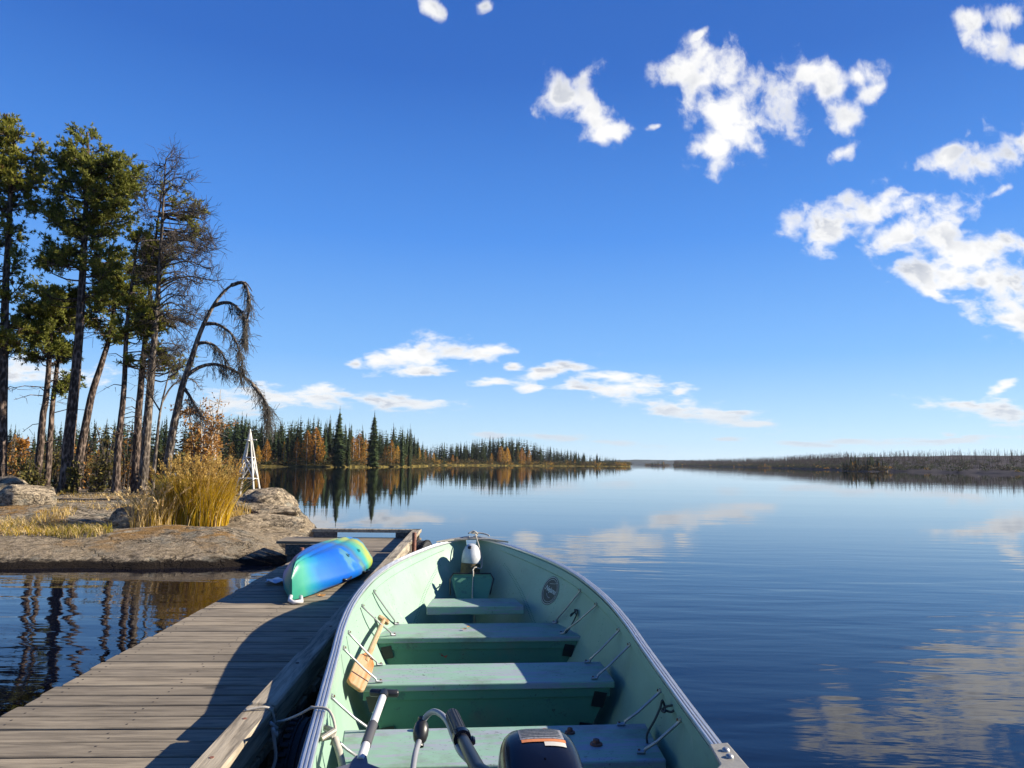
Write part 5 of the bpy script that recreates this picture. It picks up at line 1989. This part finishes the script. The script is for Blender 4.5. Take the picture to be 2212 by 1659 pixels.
q.link(q.ramp(q.noise(q.mapping(pos, scale=(.02, .02, .06)), 2.0, 6.0, 0.7), [(0.4, (0.028, 0.036, 0.034)), (0.6, (0.06, 0.07, 0.062))]), b3_.inputs['Base Color'])  # bluish base colour paints in part of the far haze
b3_.inputs['Specular IOR Level'].default_value = 0.0
b3_.inputs['Roughness'].default_value = 1.0


def shore_pts(pp):
    o_ = []
    for px, Y in pp:
        w = Uy(px, 1000, Y)
        o_.append(np.array([w.x, w.y]))
    return np.array(o_)


def land_strip(name, label, front, depth, prof, mat, rough=0.5, n=160, kind='structure', seed=1, taper=None):
    """terrain running back from a measured shoreline; prof: [(distance, height)]"""
    f = np.array(front)
    L = np.concatenate([[0], np.cumsum(np.linalg.norm(np.diff(f, axis=0), axis=1))])
    t = np.linspace(0, L[-1], n)
    fx, fy = np.interp(t, L, f[:, 0]), np.interp(t, L, f[:, 1])
    ds = [d for d, h in prof]
    rows = []
    wig = fbm(t * 0.06 + seed * 9, t * 0 + seed, 4) * 7
    for d, h in prof:
        dn = np.hypot(fx, fy)
        x = fx + fx / dn * (d + wig * min(1, d / 3 + .3))
        y_ = fy + fy / dn * (d + wig * min(1, d / 3 + .3))
        hv = h if np.ndim(h) else np.full(n, h)
        if taper is not None:
            hv = np.where(np.array(hv) > .06, np.array(hv) * np.interp(t / L[-1], *taper), hv)
        hh = np.array(hv) + (rough * fbm(x * .08, y_ * .08, 4) * min(1, d / 4) if d > 0 else 0)
        rows.append(np.stack([x, y_, hh], 1))
    V = np.vstack(rows)
    i = np.arange(len(prof) * n).reshape(len(prof), n)
    Fq = np.stack([i[:-1, :-1].ravel(), i[:-1, 1:].ravel(), i[1:, 1:].ravel(), i[1:, :-1].ravel()], 1)
    o_ = mesh_np(name, V, Fq, mat, smooth=True)
    tag(o_, label, 'far shore', kind=kind)
    return o_


LEFT = [(-400, 105), (-40, 112), (200, 118), (400, 126), (560, 136), (740, 146), (860, 168), (930, 210)]
MID = [(900, 236), (960, 250), (1060, 275), (1160, 300), (1280, 328), (1362, 345)]
leftf, midf = shore_pts(LEFT), shore_pts(MID)
land_strip('shore_bank', 'low grassy bank under the near spruce forest', leftf, 40, [(-1.5, -.5), (0, 0.05), (1.0, .30), (4, .5), (12, .8), (60, 2.0)], grass_bank, 0.3, seed=1)
land_strip('shore_bank', 'low bank under the wooded point reaching into the lake', midf, 40, [(-2, -.6), (0, 0.05), (1.5, .35), (6, .7), (18, 1.6), (60, 2.4)], grass_bank, 0.4, seed=2)
BURN = [(1455, 640), (1520, 560), (1600, 470), (1700, 370), (1760, 310), (1840, 262), (1960, 235), (2080, 215), (2212, 203), (2330, 185), (2700, 160)]
burnf = shore_pts(BURN)
BT = ([0, .15, .35, .6, .85, 1.0], [.18, .34, .50, .68, .92, 1.0])
land_strip('hillside', 'burnt hillside rising behind the right-hand shore', burnf, 200, [(-3, -.6), (0, 0.05), (2, .4), (8, .9), (25, 2.2), (60, 4.4), (130, 7.6), (300, 8.0)], burnt_bank, 0.8, 260, seed=3, taper=BT)
ff = shore_pts([(1250, 2300), (1340, 2200), (1420, 2100), (1500, 2000), (1620, 2000), (1760, 2000), (1950, 2000)])
nn_ = 160
hp_ = np.interp(np.linspace(0, 1, nn_), [0, .2, .35, .5, .7, .85, 1], [6, 15, 14, 13, 8, 6, 3]) + 3 * fbm(np.linspace(0, 30, nn_), np.zeros(nn_), 5)
land_strip('distant_hill', 'low dark wooded hills closing the far end of the lake', ff, 300, [(-3, -1), (0, .1), (30, hp_ * .45), (90, hp_ * .8), (200, hp_), (500, hp_ * .8)], hill_mat, 1.5, nn_, seed=5)


def spruce_mesh(name, seed, H=10.0, Rr=1.25, bare=0.08, layers=30, per=9, ragged=0.35, lean=0.0):
    """narrow boreal spruce: whorls of drooping, jagged branch blades"""
    r_ = np.random.default_rng(seed)
    VV, FF, n = [], [], 0
    for i in range(layers):
        t = (i + r_.uniform(-.3, .3)) / layers
        t = min(max(t, 0), 1)
        z = H * (bare + (1 - bare) * t)
        rad = Rr * (1 - t)**0.85 * (0.75 + 0.5 * r_.random()) * (0.55 if t > .9 else 1) + 0.06
        if t < .12:
            rad *= 0.6 + 3 * t
        m = max(4, int(per * (1 - t * .4)))
        a0 = r_.uniform(0, 6.28)
        for k in range(m):
            if r_.random() < 0.12:
                continue
            a = a0 + 6.28 * k / m + r_.uniform(-.3, .3)
            L = rad * r_.uniform(1 - ragged, 1 + ragged * .8)
            dr = np.array([math.cos(a), math.sin(a)])
            sd_ = np.array([-dr[1], dr[0]])
            w = L * r_.uniform(.20, .36)
            dz_ = -L * r_.uniform(.25, .55)
            lz = r_.uniform(-.05, .05)
            p0 = np.array([0, 0, z + .12])
            p1 = np.array([*(dr * L * .55 + sd_ * w), z + dz_ * .35 - .06])
            p2 = np.array([*(dr * L), z + dz_ * .75 + lz])
            p3 = np.array([*(dr * L * .55 - sd_ * w), z + dz_ * .35 - .06])
            p4 = np.array([*(dr * L * .5), z + dz_ - .12])
            VV += [p0, p1, p2, p3, p4]
            FF += [(n, n + 1, n + 2, n + 3), (n, n + 1, n + 4, n + 3)]
            n += 5
    VV += [np.array([0, .05, H * .97]), np.array([.06, 0, H * .96]), np.array([0, 0, H * 1.05]), np.array([-.06, 0, H * .96])]
    FF.append((n, n + 1, n + 2, n + 3))
    V = np.array(VV)
    V[:, 0] += lean * (V[:, 2] / H)**2
    return V, np.array(FF)


def gold_mesh(seed, H=6.0, Rr=1.1, n=520, size=.16):
    r_ = np.random.default_rng(seed)
    t = r_.uniform(.12, 1.0, n)
    rad = Rr * np.sin(np.pi * np.clip(t, 0, 1)**.75)**.8 * np.sqrt(r_.uniform(.05, 1, n)) + .05
    a = r_.uniform(0, 6.28, n)
    clump = np.round(a * 2.2) / 2.2 * .5 + a * .5
    C = np.stack([np.cos(clump) * rad, np.sin(clump) * rad, H * t + r_.normal(0, .1, n)], 1)
    return leaf_quads(C, size, seed)


def mesh_only(name, V, Fq, mat):
    o_ = mesh_np(name, V, Fq, mat)
    me = o_.data
    bpy.data.objects.remove(o_)
    return me


def trunk_mesh(H, r0, mat, seed=0):
    V, Fq = tubes_np([(np.array([[0, 0, -.3], [.03, 0, H * .4], [0, .02, H * .96]]), np.array([r0, r0 * .7, r0 * .15]))], 6)
    return mesh_only('trunk', V, Fq, mat)


SPR = []
for k in range(6):
    V, Fq = spruce_mesh('c', 100 + k, 10.0, (1.15, .9, 1.35, .75, 1.05, .62)[k], (.06, .12, .03, .2, .1, .3)[k], 34, 9, .38, (0, .15, 0, -.2, .1, .25)[k])
    SPR.append((mesh_only('crown', V, Fq, spruce_needle), trunk_mesh(10, .10, pine_bark)))
V, Fq = spruce_mesh('c', 200, 10.0, 1.75, .02, 44, 12, .30)
BIGS = (mesh_only('crown', V, Fq, spruce_needle), trunk_mesh(10, .13, pine_bark))
GLD = []
for k in range(4):
    V, Fq = gold_mesh(300 + k, 6.0, (.95, 1.25, .75, 1.1)[k], (560, 700, 420, 480)[k], (.15, .15, .14, .13)[k])
    GLD.append((mesh_only('crown', V, Fq, gold_leaf), trunk_mesh(6, .06, birch_bark)))


def far_tree(kind, meshes, x, y_, z, h, base_h, label, cat, group, wscale=1.0, rr=random.Random(1)):
    root = empty(kind, (x, y_, z), rr.uniform(0, 6.28))
    s = h / base_h
    root.scale = (s * wscale, s * wscale, s)
    tag(root, label, cat, group)
    for nm, me in (('crown', meshes[0]), ('trunk', meshes[1])):
        link_mesh(nm, me, root)
    return root


r8 = random.Random(21)
TOPL = [(-400, 895), (0, 908), (60, 930), (120, 912), (200, 905), (300, 900), (420, 900), (490, 893), (520, 890), (560, 912), (600, 905), (640, 902), (700, 900), (760, 918), (800, 925), (860, 915), (890, 930), (912, 955), (935, 968)]
yhat = lambda px: 998 + (px - 1106) * 0.01309
GRL = 'spruces along the near forested shore'
for i in range(190):
    px = r8.uniform(-60, 922) if i < 80 else r8.uniform(470, 915)
    back = r8.random()**1.5 * 26
    Y = interp(px, [a for a, b_ in LEFT], [b_ for a, b_ in LEFT]) + 3 + back
    w = Uy(px, 1000, Y)
    top = interp(px, [a for a, b_ in TOPL], [b_ for a, b_ in TOPL]) + r8.triangular(-4, 36, 2)
    h = 1.5 + (yhat(px) - top) / FPX * Y - .5
    if h < 2:
        continue
    k = r8.randrange(6)
    far_tree('spruce_tree', SPR[k], w.x, w.y, .4, h, 10, 'dark narrow spruce in the forest along the near shore across the bay', 'spruce', GRL, r8.uniform(1.05, 1.6), r8)
for px, top, Y, lab, wsc in ((730, 880, 143, 'tallest broad dark spruce on the near far shore, first of two giants', 1.0), (806, 889, 142, 'tall wide-skirted lone spruce standing right of the tallest one', 1.12),
                             (752, 915, 146, 'narrow spruce between the two giant spruces', .55), (868, 920, 165, 'slender pair spruce near the end of the wooded point', .55), (884, 918, 166, 'slender ragged spruce near the end of the wooded point', .5)):
    w = Uy(px, 1000, Y)
    far_tree('spruce_tree', BIGS, w.x, w.y, .4, 1.5 + (yhat(px) - top) / FPX * Y - .4, 10, lab, 'spruce', None, wsc, r8)
GG = 'golden trees on the near forested shore'
for px, top, hw in ((28, 945, 1.2), (150, 968, .8), (255, 965, .9), (300, 960, 1.0), (410, 950, 1.1), (470, 945, 1.0), (500, 958, .9), (556, 968, .9), (575, 955, .8), (612, 960, .7), (640, 950, .9), (662, 935, 1.0), (680, 930, 1.15), (690, 950, .9), (762, 950, 1.3), (775, 942, 1.3), (790, 955, 1.0), (832, 965, .8), (845, 955, .9), (858, 968, 1.0), (905, 970, .7), (918, 975, .8), (880, 985, .7), (100, 975, .8), (210, 975, .8)):
    Y = interp(px, [a for a, b_ in LEFT], [b_ for a, b_ in LEFT]) + r8.uniform(1.5, 4)
    w = Uy(px, 1000, Y)
    far_tree('golden_tree', GLD[r8.randrange(4)], w.x, w.y, .4, 1.5 + (yhat(px) - top) / FPX * Y, 6, 'golden autumn birch or larch before the dark spruces of the near shore', 'golden tree', GG, hw * 1.15, r8)
TOPM = [(905, 962), (960, 955), (1000, 955), (1050, 944), (1075, 942), (1130, 947), (1150, 951), (1170, 961), (1250, 974), (1300, 980), (1340, 988), (1365, 996)]
GRM = 'spruces on the wooded point in mid lake'
for i in range(104):
    px = r8.uniform(905, 1352)
    back = r8.random()**1.3 * 30
    Y = interp(px, [a for a, b_ in MID], [b_ for a, b_ in MID]) + 4 + back
    w = Uy(px, 1000, Y)
    top = interp(px, [a for a, b_ in TOPM], [b_ for a, b_ in TOPM]) + r8.triangular(-3, 20, 1)
    h = 1.5 + (yhat(px) - top) / FPX * Y - .7
    if h < 1.5:
        continue
    far_tree('spruce_tree', SPR[r8.randrange(6)], w.x, w.y, .6, h, 10, 'dark spruce on the wooded point farther out in the lake', 'spruce', GRM, r8.uniform(1.2, 1.8), r8)
GM = 'golden trees on the wooded point'
for i in range(20):
    px = r8.choice([r8.uniform(905, 1000), r8.uniform(1060, 1140), r8.uniform(1090, 1340)])
    Y = interp(px, [a for a, b_ in MID], [b_ for a, b_ in MID]) + r8.uniform(2, 6)
    w = Uy(px, 1000, Y)
    top = interp(px, [a for a, b_ in TOPM], [b_ for a, b_ in TOPM])
    h = (1.5 + (yhat(px) - top) / FPX * Y) * r8.uniform(.32, .6)
    far_tree('golden_tree', GLD[r8.randrange(4)], w.x, w.y, .5, max(h, 1.2), 6, 'golden tree along the waterline of the wooded point', 'golden tree', GM, r8.uniform(.9, 1.3), r8)


def forest_mass(name, label, plist, mat, variants, seed, base_h=10.0, kind='stuff', cat='forest'):
    r_ = np.random.default_rng(seed)
    parts = []
    for (x, y_, z, h, wsc) in plist:
        V, Fq = variants[r_.integers(len(variants))]
        a = r_.uniform(0, 6.28)
        s = h / base_h
        c_, s_ = math.cos(a), math.sin(a)
        X = (V[:, 0] * c_ - V[:, 1] * s_) * s * wsc + x
        Yv = (V[:, 0] * s_ + V[:, 1] * c_) * s * wsc + y_
        parts.append((np.stack([X, Yv, V[:, 2] * s + z], 1), Fq))
    V, Fq = merge_vf(parts)
    o_ = mesh_np(name, V, Fq, mat)
    tag(o_, label, cat, kind=kind)


LOW = [spruce_mesh('l', 500 + k, 10, 1.2, .03, 13, 6, .35) for k in range(4)]
pl_ = []
for i in range(560):
    px = r8.uniform(-380, 925) if i < 300 else r8.uniform(470, 900)
    Y = interp(px, [a for a, b_ in LEFT], [b_ for a, b_ in LEFT]) + r8.uniform(10, 55)
    w = Uy(px, 1000, Y)
    top = interp(px, [a for a, b_ in TOPL], [b_ for a, b_ in TOPL]) + r8.triangular(6, 44, 12)
    pl_.append((w.x, w.y, .5, max(2, 1.5 + (yhat(px) - top) / FPX * Y - .5), r8.uniform(1.4, 2.1)))
forest_mass('forest', 'dense dark forest filling in behind the near spruces', pl_, spruce_needle, LOW, 1)
pl_ = []
for i in range(420):
    px = r8.uniform(900, 1362)
    Y = interp(px, [a for a, b_ in MID], [b_ for a, b_ in MID]) + r8.uniform(6, 60)
    w = Uy(px, 1000, Y)
    top = interp(px, [a for a, b_ in TOPM], [b_ for a, b_ in TOPM]) + r8.triangular(1, 22, 5)
    pl_.append((w.x, w.y, .8, max(1.2, 1.5 + (yhat(px) - top) / FPX * Y - .6), r8.uniform(1.5, 2.2)))
forest_mass('forest', 'dense dark forest covering the wooded point', pl_, spruce_needle, LOW, 2)


def brush(name, label, front, n, d0, d1, h0, h1, size, mats, wts, seed, cat='brush'):
    r_ = np.random.default_rng(seed)
    f = np.array(front)
    L = np.concatenate([[0], np.cumsum(np.linalg.norm(np.diff(f, axis=0), axis=1))])
    nb = max(1, n // 40)
    t = r_.uniform(0, L[-1], nb)
    dd = r_.uniform(d0, d1, nb)
    fx, fy = np.interp(t, L, f[:, 0]), np.interp(t, L, f[:, 1])
    dn = np.hypot(fx, fy)
    hh = r_.uniform(h0, h1, nb)
    c_ = np.stack([fx + fx / dn * dd, fy + fy / dn * dd, np.full(nb, .35) + (np.interp(dd, [0, 8, 25, 60, 130], [0, .5, 1.8, 4.0, 7.2]) * np.interp(t / L[-1], *BT) if 'burnt' in label else np.interp(dd, [0, 8, 25, 60, 130], [0, .2, .5, .9, 1.5]))], 1)
    C = np.repeat(c_, 40, 0)
    rr_ = np.repeat(hh, 40)
    o3 = r_.normal(0, .42, (len(C), 3)) * np.stack([rr_, rr_, rr_ * .6], 1)
    o3[:, 2] = np.abs(o3[:, 2]) * 1.2 + r_.uniform(0, .5, len(C)) * rr_
    V, Fq = leaf_quads(C + o3, size, seed)
    mi = np.repeat(r_.choice(len(mats), nb, p=wts), 40)
    o_ = mesh_np(name, V, Fq, mats, mi=mi)
    tag(o_, label, cat, kind='stuff')


brush('shore_brush', 'brown and olive brush along the foot of the near forest', leftf, 22000, .0, 6, .7, 2.6, .13, [brush_leaf, green_brush, gold_leaf], [.52, .42, .06], 3)
brush('shore_brush', 'brush and golden shrubs along the wooded point', midf, 13000, .0, 6, .7, 2.4, .18, [brush_leaf, green_brush, gold_leaf], [.45, .45, .10], 4)
brush('shore_brush', 'gold and green brush along the burnt right-hand shore', burnf, 34000, .5, 16, .5, 1.6, .20, [dim_brush, green_brush, gold_leaf], [.36, .58, .06], 5)
brush('shore_brush', 'patchy low brush climbing the burnt hillside', burnf, 34000, 12, 60, .6, 1.7, .22, [dim_brush, green_brush], [.6, .4], 6)
# burnt snags
snag_mat = M_simple('charred_snag', (0.034, 0.030, 0.031), 0.95, spec=0.0)
r_ = np.random.default_rng(77)
f = burnf
L = np.concatenate([[0], np.cumsum(np.linalg.norm(np.diff(f, axis=0), axis=1))])
paths = []
for i in range(6500):
    t = L[-1] * r_.random()**0.9
    d = 12 + 130 * r_.random()**1.2
    fx, fy = np.interp(t, L, f[:, 0]), np.interp(t, L, f[:, 1])
    dn = math.hypot(fx, fy)
    x, y_ = fx * (1 + d / dn), fy * (1 + d / dn)
    z = np.interp(d, [0, 8, 25, 60, 130], [.2, .9, 2.2, 4.4, 7.6]) 
    z = z * np.interp(t / L[-1], *BT) - .4
    h = r_.uniform(1.6, 4.0) * (1.25 if r_.random() < .06 else 1) * np.interp(dn, [150, 300, 650], [.95, 1.0, 1.25])
    lean = r_.normal(0, .05, 2) * h
    top = np.array([x + lean[0], y_ + lean[1], z + h])
    paths.append((np.array([[x, y_, z], top]), np.array([.055, .02]) * (1 + dn / 700)))
    for q_ in range(2 if r_.random() < .5 else 0):
        fz = r_.uniform(.45, .95)
        b0 = np.array([x, y_, z]) * (1 - fz) + top * fz
        paths.append((np.array([b0, b0 + np.array([r_.normal(0, .35), r_.normal(0, .2), r_.uniform(.05, .35)])]), np.array([.03, .012]) * (1 + dn / 900)))
V, Fq = tubes_np(paths, 3)
tag(mesh_np('burnt_snags', V, Fq, snag_mat), 'thin bare charred tree trunks bristling over the burnt hillside', 'burnt forest', kind='stuff')

# small wooded islets


def islet(label, px0, px1, Y, top_px, n, seed, gold=.3):
    rr = random.Random(seed)
    c_ = Uy((px0 + px1) / 2, 1000, Y)
    hw = (px1 - px0) / 2 / FPX * Y
    b = MB()
    rows = []
    for i in range(7):
        f_ = i / 6
        rr_ = 1 - f_
        rows.append([(math.cos(2 * math.pi * k / 24) * hw * (.2 + .8 * rr_**.6) * (1 + .12 * math.sin(k * 2.3)), math.sin(2 * math.pi * k / 24) * hw * .6 * (.2 + .8 * rr_**.6), -.25 + .85 * f_**.8) for k in range(24)])
    b.grid(rows, closed=True)
    b.f.append(tuple(range(6 * 24, 7 * 24)))
    b.m.append(0)
    o_ = b.build('islet', burnt_bank, smooth=True)
    o_.location = (c_.x, c_.y, 0)
    tag(o_, label, 'islet', kind='structure')
    H = 1.5 + (yhat((px0 + px1) / 2) - top_px) / FPX * Y
    for i in range(n):
        u = rr.uniform(-.85, .85)
        x, y_ = c_.x + u * hw, c_.y + rr.uniform(-.4, .4) * hw
        h = H * (1 - .45 * u * u) * rr.uniform(.6, 1.0)
        if rr.random() < gold:
            far_tree('golden_tree', GLD[rr.randrange(4)], x, y_, .2, h * .75, 6, 'golden tree on a small islet before the burnt shore', 'golden tree', 'golden islet trees', 1.4, rr)
        else:
            far_tree('spruce_tree', SPR[rr.randrange(6)], x, y_, .2, h, 10, 'dark spruce on a small islet before the burnt shore', 'spruce', 'islet spruces', 1.6, rr)
    C = np.array([[c_.x + rr.uniform(-.95, .95) * hw, c_.y + rr.uniform(-.5, .5) * hw, rr.uniform(.1, 1.6) * H / 5] for _ in range(1500)])
    V, Fq = leaf_quads(C, .16 * H / 5 * 1.3, seed)
    o_ = mesh_np('shore_brush', V, Fq, [brush_leaf, gold_leaf], mi=(np.random.default_rng(seed).random(1500) < .05).astype(int))
    tag(o_, 'tangled low brush skirting ' + label[2:].replace('small ', 'the small ', 1) if False else 'tangled low brush on ' + label, 'brush', kind='stuff')


islet('the largest dark wooded islet before the burnt shore', 1822, 1914, 226, 979, 40, 31, .12)
islet('the little gold-treed islet farther out', 1636, 1666, 390, 998, 9, 33, .5)
islet('the faint low islet below the distant hills', 1392, 1448, 560, 993, 16, 35, .15)

# ------------------------------------------------------------------ air
hm = bpy.data.materials.new('haze_air')
hm.use_nodes = True
ht = hm.node_tree
ht.nodes.clear()
pv = ht.nodes.new('ShaderNodeVolumePrincipled')
pv.inputs['Color'].default_value = (0.80, 0.88, 1.0, 1)
pv.inputs['Density'].default_value = 0.00008
pv.inputs['Anisotropy'].default_value = 0.2
mo = ht.nodes.new('ShaderNodeOutputMaterial')
ht.links.new(pv.outputs[0], mo.inputs['Volume'])
b = MB()
b.add([(x, y_, z) for z in (-2.5, 40) for x, y_ in ((-1200, -320), (1200, -320), (1200, 2900), (-1200, 2900))], [(3, 2, 1, 0), (4, 5, 6, 7), (0, 1, 5, 4), (1, 2, 6, 5), (2, 3, 7, 6), (3, 0, 4, 7)])
tag(b.build('haze', hm), 'thin clear autumn air over the lake', 'haze', kind='stuff')
